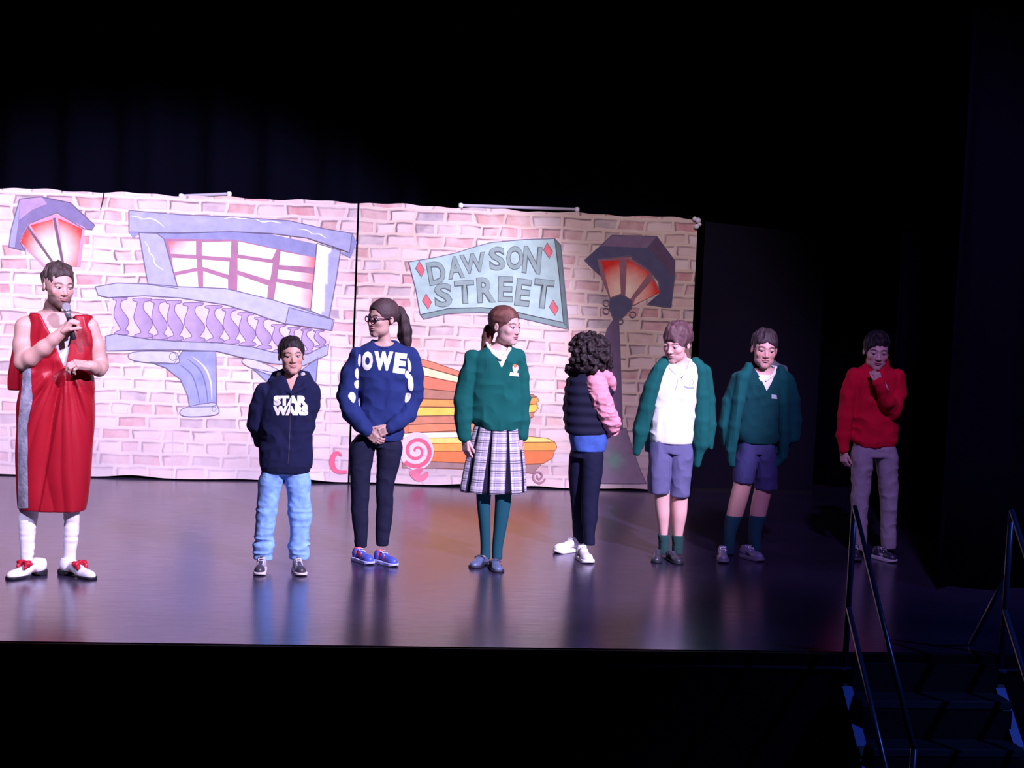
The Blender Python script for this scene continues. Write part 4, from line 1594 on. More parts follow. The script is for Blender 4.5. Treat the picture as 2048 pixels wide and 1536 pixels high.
        def uc(V, C):
            Q = (V-heel)@R/L
            if paint is not None:
                C = paint(Q, C)
            elif accent is not None:
                m = (np.abs(Q[:, 0]) > .07) & (Q[:, 1] > .25) & (Q[:, 1] < .62) & (np.mod(Q[:, 1]*9+Q[:, 2]*6, 1) < .45) | (Q[:, 2] > tk+.26)
                C[m] = accent
            return C
        sh = s.add('shoe', W(upper, (-.22, -.03, 0), (.22, 1.05, .5)), 0.0034, M_SHOE, color, None, uc)
        s.add('sole', W(sole, (-.24, -.04, 0), (.24, 1.06, .2)), 0.0034, M_SOLE, sole_color, sh)
        if kind in ('sneaker', 'man', 'dress'):
            g = MB()
            hs = .05 if kind == 'man' else 0
            zig = []
            for k in range(5):
                y = .38+.06*k
                z = tk+.275-.047*k+(hs*.2)-(.035 if kind != 'sneaker' else 0)
                row = [heel+R@(np.array([x*w, y+.06*(x*(1 if k % 2 else -1)+.075)*2, z-.9*x*x])*L) for x in np.linspace(-.075, .075, 7)]
                zig += row if k % 2 else row[::-1]
            g.tube(zig, .012*L, 6)
            lc = (0.75, 0.75, 0.78) if kind != 'dress' else (0.04, 0.04, 0.05)
            g.build('laces', M_SOLE, sh, True, np.tile(np.array(lc), (len(g.V), 1)))
        if kind == 'mary':
            g = MB()
            pts = [heel+R@(np.array([x*w, .42, tk+.215-3.4*x*x])*L) for x in np.linspace(-.145, .145, 11)]
            g.tube(pts, .024*L, 6)
            g.build('strap', M_SOLE, sh, True, np.tile(np.array(color)*.45, (len(g.V), 1)))
        s.shoe_frame = (heel, R, L)
        s.ankle = heel+R@(np.array([0, .2, tk+.2])*L)
        # the foot itself, inside the shoe
        s.body.append(rc(heel+R@(np.array([0, .2, tk+.10])*L), heel+R@(np.array([0, .68, tk+.06])*L), .09*L, .07*L))
        return sh


# ================================================================== the people on stage
def mottled(V, C, f=14, a=.06):  # slight random tone over the garment
    return C*(1+a*vnoise(V, (f, f, f)))[:, None]


def torso_arms(F, rows, arms, grow=-6, scale=.68):
    F.body.append(F.loft(rows, grow))
    for a in arms:
        F.body.append(F.chain(a, scale=scale))


def two_legs(F, hips, L, R, disp=None, k=0.012, mod=None):
    fs = [F.loft(L, mod=mod), F.loft(R, mod=mod)]
    if hips:
        fs.append(F.loft(hips))
    return union(fs, k, disp)


def skin_legs(F, L, R, grow=-5):
    F.body += [F.loft(L, grow), F.loft(R, grow)]


# ------------------------------------------------------------------ the man with the microphone
def man():
    F = Fig(97, 1146, 'bearded man in a red satin robe with silver trim speaking into a microphone')
    red = (0.27, 0.005, 0.014)
    rows = [(628, 62, 178, 26), (660, 60, 184, 36), (700, 58, 185, 40), (740, 46, 184, 42), (780, 41, 183, 43), (815, 36, 183, 45), (850, 35, 182, 46), (924, 34, 177, 46), (990, 36, 171, 44), (1018, 38, 166, 43)]
    k = F.J(134, 738)

    def mod(th, z, P):
        ph = np.arctan2(P[:, 0]-k[0], k[2]-z+.10)
        below = np.clip((k[2]-z)/.12, 0, 1)
        s1 = np.abs(np.sin(ph*8.5+1.0+1.2*vnoise(P, (4, 4, 3))))
        s2 = np.abs(np.sin(ph*17+2.0*vnoise(P, (5, 5, 3), 4)))
        a = below*(.026*(s1-.6)+.009*(s2-.5))*np.clip(np.cos(th)*1.4, .12, 1)
        wrap = .010*below*np.clip((P[:, 0]-(k[0]-(k[2]-z)*.16))/.012, 0, 1)
        up = (1-below)*wrinkle(.008, 13, (1, 1, .5), 2)(P)
        waist = -.006*np.exp(-((z-k[2])/.035)**2)
        return a+wrap+up+waist
    robe_f = F.loft(rows, mod=mod, n=2.2)
    robe_f = sub(robe_f, F.prism([(74, 612), (154, 612), (146, 676), (107, 668)], -.4, 0.03), .006)
    robe_f = sub(robe_f, F.prism([(107, 667), (146, 675), (136, 731), (131, 728)], -.4, 0.03), .006)
    # armholes
    robe_f = sub(robe_f, ell(F.J(44, 668), (F.r(19), F.r(60), F.r(34))), .006)
    robe = F.add('robe', robe_f, 0.0048, M_SATIN, red, paint=mottled)
    F.decal_poly('silver_trim', [robe], [(47, 738), (62, 737), (65, 790), (63, 815), (56, 850), (56, 930), (57, 1016), (38, 1017), (37, 930), (37, 850), (40, 815), (44, 780)], (.6, .6, .68), robe, material=M_SILVER, lift=.004)
    F.add('robe_drape', F.loft([(684, 30, 48, 10, 26), (715, 21, 48, 14, 26), (755, 15, 46, 15, 26), (780, 17, 44, 13, 26)], mod=lambda th, z, P: .010*vnoise(P, (35, 35, 5))), 0.005, M_SATIN, red)
    F.add('undershirt', F.loft([(654, 72, 172, 30), (700, 72, 176, 34), (736, 76, 172, 33)], mod=lambda th, z, P: .003*vnoise(P, (30, 30, 20))), 0.006, M_SATIN, (.55, .58, .60))
    # body
    F.skin = np.array((.46, .27, .225))
    F.body.append(F.loft([(622, 80, 156, 20, 2), (640, 62, 172, 24), (660, 64, 178, 29), (700, 66, 176, 31), (760, 66, 172, 32), (860, 62, 168, 34), (900, 66, 160, 34)]))
    F.body.append(chain([(F.J(100, 640, 0), F.r(19)), (F.J(106, 612, -3), F.r(17))]))
    F.body.append(chain([(F.J(58, 646), F.r(15)), (F.J(100, 636, 4), F.r(15)), (F.J(165, 645), F.r(14))]))
    F.body.append(F.chain([(50, 654, 20, -4), (46, 690, 19, -10), (46, 724, 16.5, -16), (62, 716, 16.5, -28), (88, 696, 15, -40), (108, 678, 11.5, -47), (122, 666, 9.5, -50)], .02))
    F.body.append(F.chain([(179, 654, 18, 0), (192, 692, 17, 2), (201, 732, 15, 0), (198, 738, 14, -20), (188, 736, 11.5, -42), (180, 732, 9.5, -54)], .02))
    for sx, rws in ((0, [(880, 50, 108, 28), (950, 46, 96, 24), (1000, 42, 80, 17), (1045, 40, 72, 16), (1085, 42, 68, 13), (1130, 46, 64, 11)]), (1, [(880, 108, 168, 28), (950, 118, 166, 24), (1000, 124, 160, 18), (1040, 130, 157, 15), (1080, 130, 154, 13), (1130, 130, 150, 11)])):
        F.body.append(F.loft(rws, -3))
    F.head(117, 573, 84, 30, 3, 2, d=-6, skin=(.46, .27, .225), brow=(.05, .03, .025), gaze=(8, 0), beard=(.06, .034, .030))
    F.hair((.035, .022, .020), amp=.030, top=.05, fringe=-.05, nape=-.24, seed=2, streak=(.09, .06, .05))
    hd = F.hand(F.J(122, 666, -50), (.62, -.12, .78), (.75, .25, -.55), (-.2, -.7, .6), .185, (62, 62, 45), 1, (40, 40), rw=F.r(9.5))
    F.hand(F.J(180, 732, -54), (-.75, -.55, .12), (-.15, .45, -.85), (-.2, -.5, .8), .185, (38, 45, 30), 3, (35, 25), rw=F.r(9.5))
    for rws in ([(1008, 41, 80, 17), (1045, 38, 73, 17), (1085, 40, 69, 14), (1115, 41, 66, 12), (1138, 44, 66, 12)], [(1008, 122, 159, 17), (1040, 129, 158, 16), (1080, 128, 155, 14), (1112, 127, 152, 12), (1138, 128, 152, 12)]):
        F.add('stocking', F.loft(rws, .5, mod=lambda th, z, P: .0035*vnoise(P, (14, 14, 55))), 0.0042, M_CLOTH, (.72, .72, .78))
    for toe, yw in (((12, 1160), -44), ((190, 1160), 50)):
        sh = F.shoe(toe, yw, .285, (.80, .80, .84), (.012, .012, .016), 'man')
        h0, R0, L0 = F.shoe_frame
        P = lambda x, y, z: h0+R0@(np.array([x, y, z])*L0)
        F.add('bow', union([ell(P(-.10, .55, .285), (.026, .022, .016)), ell(P(.10, .55, .285), (.026, .022, .016)), ell(P(0, .55, .30), (.012, .013, .013)), ell(P(-.11, .62, .22), (.014, .018, .016)), ell(P(.11, .62, .22), (.014, .018, .016))], .008, folds(.004, 60, 60, 60)), .0026, M_SATIN, (.42, .01, .03), sh)
    F.finish_body(.0048)
    # microphone in his hand
    a, b = F.J(131, 607, -52)+F.o, F.J(148, 679, -60)+F.o
    ax = (b-a)/np.linalg.norm(b-a)
    L = np.linalg.norm(b-a)
    mic = empty('microphone', b, 'silver topped black handheld microphone held by the man in the red robe', 'microphone')
    q = Vector(-ax).to_track_quat('Z', 'Y')
    mic.rotation_euler = q.to_euler()
    MB().lathe([(.012, 0), (.013, .004), (.0135, L*.35), (.015, L*.62)], 16).build('handle', mat('mic_black', (.012, .012, .016), .35), mic, True)
    MB().lathe([(.0152, L*.62), (.018, L*.70), (.021, L*.76)], 16).build('neck', mat('mic_grey', (.30, .30, .34), .3, metal=.7), mic, True)
    MB().lathe([(.021, L*.76), (.0245, L*.79), (.0245, L*.81), (.021, L*.82)], 18).build('collar', mat('mic_ring', (.5, .5, .55), .25, metal=.9), mic, True)
    MB().lathe([(.020, L*.815)]+[(.0255*math.cos(t), L*.90+.0255*math.sin(t)) for t in np.linspace(-.75, 1.5, 9)], 18).build('grille', mat('mic_mesh', (.55, .55, .58), .35, metal=.8, bump=1.0, bscale=900), mic, True)


# ------------------------------------------------------------------ boy in the zipped hoodie
def hoodie_boy():
    F = Fig(561, 1139, 'boy in a navy zip hoodie with white lettering and light blue jeans')
    navy = (.012, .014, .045)
    rows = [(752, 556, 614, 18), (764, 540, 624, 24), (780, 530, 628, 28), (810, 527, 626, 30), (850, 525, 622, 30), (890, 522, 622, 31), (920, 521, 623, 32), (934, 524, 620, 31)]
    sl = [(530, 783, 17), (516, 815, 15, 4), (511, 852, 13.5, 10), (520, 880, 12, 28), (548, 898, 11, 42)]
    sr = [(622, 783, 16.5), (623, 815, 14.5, 4), (619, 850, 13, 10), (607, 880, 12, 28), (585, 898, 11, 42)]
    dsp = wrinkle(.010, 11, (1, 1, .8), 1)
    f = union([F.loft(rows), F.chain(sl), F.chain(sr)], .014, dsp)
    f = sub(f, F.prism([(566, 740), (600, 740), (583, 782)], -.4, .02), .006)
    top = F.add('hoodie', f, .0048, M_KNIT, navy, paint=mottled)
    hood = F.add('hood', union([F.chain([(572, 744, 9, 24), (552, 752, 9, 18), (545, 764, 9, 2), (556, 774, 7, -18), (580, 786, 4, -30)]), F.chain([(590, 744, 9, 24), (612, 752, 9, 18), (618, 764, 9, 2), (608, 774, 7, -18), (585, 786, 4, -30)]), rc(F.J(570, 765, 34), F.J(594, 765, 34), F.r(16), F.r(16))], .012, folds(.002, 25, 25, 25)), .0045, M_KNIT, navy, top)
    F.add('hood_lining', union([F.chain([(558, 750, 6, 12), (559, 764, 5, -8), (572, 777, 4, -20)]), F.chain([(606, 750, 6, 12), (606, 764, 5, -8), (594, 777, 4, -20)])], .006), .004, M_KNIT, (.45, .45, .46), top)
    F.add('hem_band', F.loft([(926, 521, 623, 31.5), (944, 524, 617, 31)], .6, mod=lambda th, z, P: .0012*np.sin(th*130)), .0048, M_KNIT, (.010, .012, .036), top)
    F.decal_line('zip', [top, hood], [(583, 786), (582, 800), (580, 850), (578, 900), (576, 928)], 2.0, (.03, .03, .05), top)
    wt = (.86, .88, .80)
    F.text('lettering', [top], 'STAR', (547, 791, 615, 811), .08, wt, top)
    F.text('lettering', [top], 'WARS', (546, 811, 616, 831), .08, wt, top)
    jean = (.22, .42, .78)
    Lr = [(920, 530, 570, 22), (940, 526, 570, 24), (955, 519, 567, 24), (990, 516, 558, 22), (1030, 512, 552, 20), (1060, 511, 547, 19), (1090, 508, 546, 19), (1117, 507, 546, 18)]
    Rr = [(920, 570, 612, 22), (940, 570, 614, 24), (955, 571, 620, 24), (990, 575, 620, 22), (1030, 577, 622, 20), (1060, 581, 618, 19), (1090, 579, 617, 19), (1117, 578, 617, 18)]
    zk, za = F.J(560, 1032)[2], F.J(560, 1092)[2]

    def jd(P):
        z = P[:, 2]
        bands = np.exp(-((z-zk)/.05)**2)*.7+np.exp(-((z-za)/.07)**2)
        return .010*bands*(1-2.2*np.abs(vnoise(P, (8, 8, 34), 3)))+wrinkle(.004, 14, (1, 1, 1.2), 7)(P)
    F.add('jeans', two_legs(F, [(915, 530, 614, 24), (938, 527, 614, 25), (948, 524, 617, 25)], Lr, Rr, jd), .0044, M_DENIM, jean)

    def sp(Q, C):
        C[(Q[:, 1] > .68) | (np.abs(Q[:, 0]) < .055)] = (.05, .04, .055)
        return C
    F.shoe((517, 1153), -5, .215, (.42, .38, .42), (.62, .58, .60), 'sneaker', paint=sp)
    F.shoe((603, 1154), 8, .215, (.42, .38, .42), (.62, .58, .60), 'sneaker', paint=sp)
    skin_legs(F, Lr, Rr)
    torso_arms(F, rows, [sl, sr])
    F.body.append(chain([(F.J(583, 766, 2), F.r(14)), (F.J(583, 742, 0), F.r(12.5))]))
    F.head(583, 712, 72, 7, -2, -3, d=-4, skin=(.54, .31, .24), gaze=(-6, -8))
    F.hair((.018, .012, .014), amp=.020, top=.03, fringe=-.01, nape=-.22, seed=5)
    F.hand(F.J(548, 898, 42), (1, .1, -.3), (0, -1, 0), (0, 0, 1), .15, (20, 20, 15))
    F.hand(F.J(585, 898, 42), (-1, .25, -.3), (0, -1, 0), (0, 0, 1), .15, (20, 20, 15))
    F.finish_body()


# ------------------------------------------------------------------ girl in the lettered sweatshirt
def sweatshirt_girl():
    F = Fig(755, 1114, 'girl with glasses and ponytail in a blue sweatshirt with white letters, hands clasped')
    blue = (.020, .035, .135)
    rows = [(684, 744, 796, 15), (694, 724, 812, 20), (706, 714, 822, 25), (730, 716, 818, 27), (770, 720, 812, 27), (810, 722, 808, 27), (850, 724, 806, 28), (872, 726, 804, 29), (878, 730, 802, 28)]
    sl = [(716, 713, 17), (702, 745, 18.5, 2), (695, 790, 18, 2), (702, 825, 15.5, -10), (722, 850, 12.5, -26), (734, 862, 10, -33)]
    sr = [(820, 713, 17), (827, 750, 18, 2), (828, 795, 17.5, 0), (815, 828, 15.5, -12), (792, 847, 13, -28), (780, 855, 10.5, -33)]
    f = union([F.loft(rows), F.chain(sl), F.chain(sr)], .013, wrinkle(.010, 10, (1, 1, .8), 6))
    f = sub(f, ell(F.J(769, 678, -14), (F.r(24), F.r(30), F.r(16))), .006)
    top = F.add('sweatshirt', f, .0048, M_KNIT, blue, paint=mottled)
    F.add('neck_band', union([rc(F.J(769+22*math.cos(a), 688-8*math.sin(a), -4+18*math.sin(a)), F.J(769+22*math.cos(a+.35), 688-8*math.sin(a+.35), -4+18*math.sin(a+.35)), F.r(2.6), F.r(2.6)) for a in np.arange(0, 6.2, .35)], .004), .0036, M_KNIT, blue, top)
    F.add('hem_band', F.loft([(868, 727, 804, 29.5), (880, 730, 802, 29)], .6, mod=lambda th, z, P: .001*np.sin(th*120)), .0048, M_KNIT, (.018, .032, .12), top)
    wt = (.86, .86, .76)
    F.text('lettering', [top], 'O', (724, 703, 746, 741), .075, wt, top, 3)
    F.text('lettering', [top], 'W', (748, 703, 786, 741), .075, wt, top, 2)
    F.text('lettering', [top], 'E', (788, 706, 812, 747), .06, wt, top, 8)
    F.decal_poly('print_patch', [top], smooth_pts([(717, 712), (721, 709), (722, 722), (720, 733), (716, 728)], 3), wt, top)
    F.decal_poly('print_patch', [top], smooth_pts([(815, 716), (820, 722), (823, 736), (820, 744), (816, 738)], 3), wt, top)
    for pts in ([(710, 742), (715, 736), (717, 748), (716, 758), (711, 754)], [(709, 764), (716, 760), (717, 772), (714, 778), (709, 772)], [(696, 792), (702, 784), (709, 787), (711, 797), (707, 806), (701, 800)],
                [(812, 742), (818, 744), (816, 757), (810, 752)], [(818, 748), (824, 752), (827, 770), (824, 782), (816, 776), (816, 760)], [(813, 786), (822, 788), (819, 800), (811, 806), (810, 794)]):
        F.decal_poly('sleeve_print', [top], smooth_pts(pts, 3), wt, top)
    for pts in (sl, sr):
        a, b = F.J(pts[-1][0], pts[-1][1], pts[-1][3]), F.J(pts[-2][0], pts[-2][1], pts[-2][3])
        F.add('cuff', rc(a, a+(b-a)*.55, F.r(pts[-1][2]+.5), F.r(pts[-1][2]+1.5)), .004, M_KNIT, (.018, .032, .12), top)
    leg = (.010, .011, .032)
    Lr = [(870, 716, 750, 20), (884, 704, 751, 24), (915, 699, 746, 23), (950, 700, 741, 20), (985, 702, 738, 18), (1010, 702, 737, 17), (1040, 705, 737, 16), (1070, 708, 735, 14), (1094, 711, 734, 12)]
    Rr = [(870, 751, 792, 20), (884, 751, 802, 24), (915, 754, 801, 23), (950, 753, 793, 20), (985, 752, 786, 18), (1010, 753, 786, 17), (1040, 752, 784, 16), (1065, 752, 779, 14), (1090, 753, 776, 12)]
    F.add('trousers', two_legs(F, [(866, 730, 800, 22), (880, 716, 800, 25), (892, 702, 804, 25)], Lr, Rr, wrinkle(.004, 12, (1, 1, 1.1), 2), k=.008), .0046, M_CLOTH, leg)
    for toe, yw in (((744, 1131), 30), ((793, 1135), 36)):
        F.shoe(toe, yw, .215, (.07, .10, .50), (.45, .48, .75), 'sneaker', accent=(.55, .08, .12))
    skin_legs(F, Lr, Rr)
    torso_arms(F, rows, [sl, sr])
    F.body.append(chain([(F.J(770, 694, 4), F.r(14)), (F.J(768, 668, 2), F.r(11.5))]))
    F.head(764, 637, 73, -52, 2, 0, d=-2, skin=(.54, .33, .27), gaze=(-10, 0))
    F.hair((.065, .038, .040), 'tied', amp=.010, top=.02, fringe=-.015, nape=-.30, seed=8, streak=(.08, .045, .045))
    F.add('ponytail', union([F.chain([(790, 636, 8, 16), (800, 622, 9, 20), (807, 640, 12, 20), (810, 662, 13, 20), (813, 682, 10, 18), (816, 704, 3, 14)]), F.chain([(806, 650, 8, 24), (804, 672, 9, 24), (806, 692, 4, 22)])], .01, lambda P: .005*vnoise(P, (60, 60, 12), 3)), .0035, M_HAIR, (.03, .016, .018), paint=lambda V, C: C*(1+.4*vnoise(V, (60, 60, 12)))[:, None])
    # glasses, fixed to the face
    g = MB()
    for sx in (-1, 1):
        ring = [F.hq((sx*(.145+.115*math.cos(t)), -.425+.05*abs(math.cos(t))*(1 if math.cos(t) > 0 else 0), .0+.075*math.sin(t))) for t in np.linspace(0, 2*math.pi, 18, endpoint=False)]
        g.tube(ring, .0032, 6, True)
        g.tube([F.hq((sx*.26, -.375, .03)), F.hq((sx*.335, -.20, .03)), F.hq((sx*.365, .04, .03))], .0028, 6)
    g.tube([F.hq((-.035, -.43, .02)), F.hq((0, -.445, .03)), F.hq((.035, -.43, .02))], .003, 6)
    g.build('glasses', mat('glasses_frame', (.04, .02, .05), .3), F.root, True)
    F.hand(F.J(735, 863, -33), (.72, -.25, -.62), (.35, .9, .1), (.6, -.2, .7), .15, (28, 35, 25), 2, (30, 10))
    F.hand(F.J(780, 855, -34), (-.86, -.28, -.40), (-.2, .95, -.1), (-.5, 0, .8), .15, (25, 40, 30), 2, (25, 10))
    F.finish_body()


# ------------------------------------------------------------------ tartan skirt
def plaid_material():
    m = bpy.data.materials.new('plaid')
    m.use_nodes = True
    nt = m.node_tree
    N, L = nt.nodes, nt.links
    b = N['Principled BSDF']
    b.inputs['Roughness'].default_value = .85
    a = N.new('ShaderNodeVertexColor')
    a.layer_name = 'Col'
    sp = N.new('ShaderNodeSeparateXYZ')
    L.new(a.outputs[0], sp.inputs[0])

    def lines(sock, period, offs, width):
        ad = N.new('ShaderNodeMath')
        ad.inputs[1].default_value = offs
        L.new(sock, ad.inputs[0])
        dv = N.new('ShaderNodeMath')
        dv.operation = 'DIVIDE'
        dv.inputs[1].default_value = period
        L.new(ad.outputs[0], dv.inputs[0])
        fr = N.new('ShaderNodeMath')
        fr.operation = 'FRACT'
        L.new(dv.outputs[0], fr.inputs[0])
        lt = N.new('ShaderNodeMath')
        lt.operation = 'LESS_THAN'
        lt.inputs[1].default_value = width/period
        L.new(fr.outputs[0], lt.inputs[0])
        return lt.outputs[0]
    cur = None
    base = (*srgb(196, 190, 198), 1)
    layers = [(sp.outputs[0], .062, 0, .022, srgb(160, 152, 168), .6), (sp.outputs[1], .062, 0, .022, srgb(150, 142, 160), .6),
              (sp.outputs[0], .062, .010, .004, srgb(110, 102, 128), .6), (sp.outputs[0], .062, .022, .004, srgb(232, 226, 232), .7), (sp.outputs[0], .062, .040, .003, srgb(120, 112, 136), .4),
              (sp.outputs[1], .062, .010, .005, srgb(52, 44, 78), .9), (sp.outputs[1], .062, .024, .005, srgb(60, 50, 84), .85), (sp.outputs[1], .062, .044, .004, srgb(238, 232, 238), .8)]
    for sock, per, of, wd, c, fac in layers:
        mx = N.new('ShaderNodeMix')
        mx.data_type = 'RGBA'
        ml = N.new('ShaderNodeMath')
        ml.operation = 'MULTIPLY'
        ml.inputs[1].default_value = fac
        L.new(lines(sock, per, of, wd), ml.inputs[0])
        L.new(ml.outputs[0], mx.inputs['Factor'])
        if cur is None:
            mx.inputs['A'].default_value = base
        else:
            L.new(cur, mx.inputs['A'])
        mx.inputs['B'].default_value = (*c, 1)
        cur = mx.outputs['Result']
    L.new(cur, b.inputs['Base Color'])
    return m


def skirt(F, waist, hem):
    """box-pleated skirt; dark cloth shows inside the pleats"""
    (z0, x0, y0, rx0, ry0), (z1, x1, y1, rx1, ry1) = F.secs([waist])[0], F.secs([hem])[0]
    per, gapw = math.radians(40), math.radians(13)
    start = math.radians(-17)
    th, drop, gap = [], [], []
    for k in range(9):
        c = start+k*per
        for t, d in ((-.5, 0), (-.42, .55), (-.2, 1), (.2, 1), (.42, .55), (.5, 0)):
            th.append(c+t*gapw)
            drop.append(d)
        for j in range(1, 9):
            th.append(c+gapw/2+(per-gapw)*j/9)
            drop.append(-.22*math.sin(math.pi*j/9))
    n = len(th)
    rowsN = 22
    V, C, Fc, mi = [], [], [], []
    for j in range(rowsN):
        t = j/(rowsN-1)
        for i in range(n):
            cx, cy = x0+(x1-x0)*t, y0+(y1-y0)*t
            rx, ry = rx0+(rx1-rx0)*t**.8, ry0+(ry1-ry0)*t**.8
            # pleat mouths are closed at the waist and open toward the hem
            op = .30+.70*t
            c = start+round((th[i]-start)/per)*per
            a = c+(th[i]-c)*op if drop[i] >= 0 else th[i]
            k = 1-drop[i]*.036/rx*min(1, .25+t*1.2)
            wob = 1+.02*t*math.sin(th[i]*5+j*.2)
            V.append((cx+rx*k*wob*math.sin(a), cy-ry*k*wob*math.cos(a), z0+(z1-z0)*t+(.004*math.sin(th[i]*7) if j == rowsN-1 else 0)))
            C.append((th[i]*rx1*.92, t*(z0-z1), 0))
    for j in range(rowsN-1):
        for i in range(n):
            k = (i+1) % n
            Fc.append((j*n+i, (j+1)*n+i, (j+1)*n+k, j*n+k))
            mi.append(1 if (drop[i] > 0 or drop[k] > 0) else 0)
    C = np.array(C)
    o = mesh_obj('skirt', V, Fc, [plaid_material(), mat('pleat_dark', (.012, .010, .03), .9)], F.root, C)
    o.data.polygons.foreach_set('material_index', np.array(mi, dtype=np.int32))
    sm = o.modifiers.new('thickness', 'SOLIDIFY')
    sm.thickness = .003
    sm.offset = -1
    return o


def shirt_collar(F, top_rows, flaps, col_, name='shirt'):
    sh = F.add(name, F.loft(top_rows), .005, M_CLOTH, col_)
    F.add('collar', union([F.chain(f, .004) for f in flaps], .004), .0032, M_CLOTH, col_, sh)
    return sh


# ------------------------------------------------------------------ girl in the green jumper and tartan skirt
def skirt_girl():
    F = Fig(980, 1124, 'girl with auburn ponytail in a green v-neck jumper and grey checked pleated skirt')
    green = (.008, .10, .085)
    rows = [(690, 980, 1022, 14), (700, 960, 1034, 20), (712, 948, 1040, 25), (740, 945, 1040, 27), (780, 944, 1040, 27), (815, 943, 1040, 29), (836, 943, 1041, 30), (848, 946, 1039, 29), (856, 952, 1036, 28)]
    sl = [(946, 716, 17), (935, 755, 17.5, 0), (927, 800, 17, -2), (926, 840, 15.5, -6), (930, 872, 12.5, -10)]
    sr = [(1034, 714, 16), (1041, 755, 15.5, 2), (1044, 800, 15, 2), (1045, 840, 13.5, -2), (1044, 870, 11.5, -6)]
    f = union([F.loft(rows), F.chain(sl), F.chain(sr)], .011, wrinkle(.009, 9, (1, 1, .8), 3))
    f = sub(f, F.prism([(974, 680), (1027, 682), (1001, 733)], -.4, .06), .005)
    top = F.add('jumper', f, .0048, M_KNIT, green, paint=mottled)
    emb = F.decal_poly('emblem', [top], [(1020, 744), (1036, 746), (1038, 753), (1019, 751)], (.62, .66, .68), top)
    F.decal_poly('emblem_shield', [top], smooth_pts([(1025, 733), (1028, 729), (1031, 732), (1035, 730), (1036, 738), (1031, 746), (1026, 742)], 3), (.75, .70, .60), emb, lift=.003)
    F.decal_poly('emblem_mark', [top], smooth_pts([(1026, 730), (1029, 728), (1033, 731), (1030, 735)], 3), (.62, .20, .08), emb, lift=.0042)
    wt = (.78, .80, .74)
    shirt_collar(F, [(700, 974, 1027, 18), (716, 960, 1036, 23), (745, 952, 1034, 24)],
                 [[(973, 686, 3.4, 8), (977, 694, 4, -8), (986, 706, 4.2, -20), (999, 717, 2.6, -27)], [(1021, 690, 3.4, 4), (1019, 698, 4, -12), (1012, 708, 3.8, -22), (1003, 718, 2.6, -27)], [(975, 690, 3, 8), (985, 687, 3, 16), (1005, 688, 3, 17), (1020, 694, 3, 4)]], wt)
    skirt(F, (846, 951, 1039, 27), (983, 920, 1053, 40))
    tights = (.008, .075, .10)
    Lr = [(900, 946, 992, 24), (950, 950, 988, 19), (975, 952, 984, 16), (1000, 953, 981, 15), (1040, 957, 981, 14), (1070, 960, 981, 12), (1100, 961, 981, 10.5), (1118, 960, 981, 10)]
    Rr = [(900, 990, 1036, 24), (950, 990, 1028, 19), (975, 989, 1023, 16), (1000, 990, 1022, 15), (1040, 988, 1016, 14), (1070, 986, 1010, 12), (1100, 984, 1005, 10.5), (1118, 984, 1005, 10)]
    F.add('tights', two_legs(F, [(852, 954, 1036, 22), (905, 946, 1036, 26)], Lr, Rr, k=.01), .0046, M_CLOTH, tights)
    F.shoe((944, 1137), -28, .22, (.10, .13, .24), (.02, .02, .03), 'mary', width=1.05)
    F.shoe((997, 1146), 3, .22, (.10, .13, .24), (.02, .02, .03), 'mary', width=1.05)
    skin_legs(F, Lr, Rr, -2.5)
    torso_arms(F, rows, [sl, sr])
    F.body.append(chain([(F.J(999, 706, 2), F.r(14)), (F.J(1003, 680, 2), F.r(11.5))]))
    F.head(1011, 652, 74, 48, 3, 0, d=-2, skin=(.60, .38, .34), brow=(.16, .08, .06), gaze=(6, -4), lips=(.55, .22, .22))
    F.hair((.12, .045, .035), 'tied', amp=.010, top=.02, fringe=-.01, nape=-.30, seed=4, streak=(.22, .09, .07))
    F.add('ponytail', F.chain([(988, 655, 10, 18), (979, 660, 11, 20), (975, 674, 11, 18), (972, 688, 9, 14), (964, 702, 3, 8)]), .0035, M_HAIR, (.12, .045, .035), paint=lambda V, C: C*(1+.4*vnoise(V, (60, 60, 14)))[:, None])
    F.hand(F.J(931, 876, -10), (.12, -.05, -1), (.8, .6, 0), (.5, -.8, 0), .155, (14, 18, 14), 5, (28, 8), rw=F.r(8))
    F.hand(F.J(1044, 873, -6), (-.08, -.05, -1), (-.95, .3, 0), (0, -1, 0), .155, (14, 18, 14), 3, (20, 10), rw=F.r(8))
    F.finish_body()


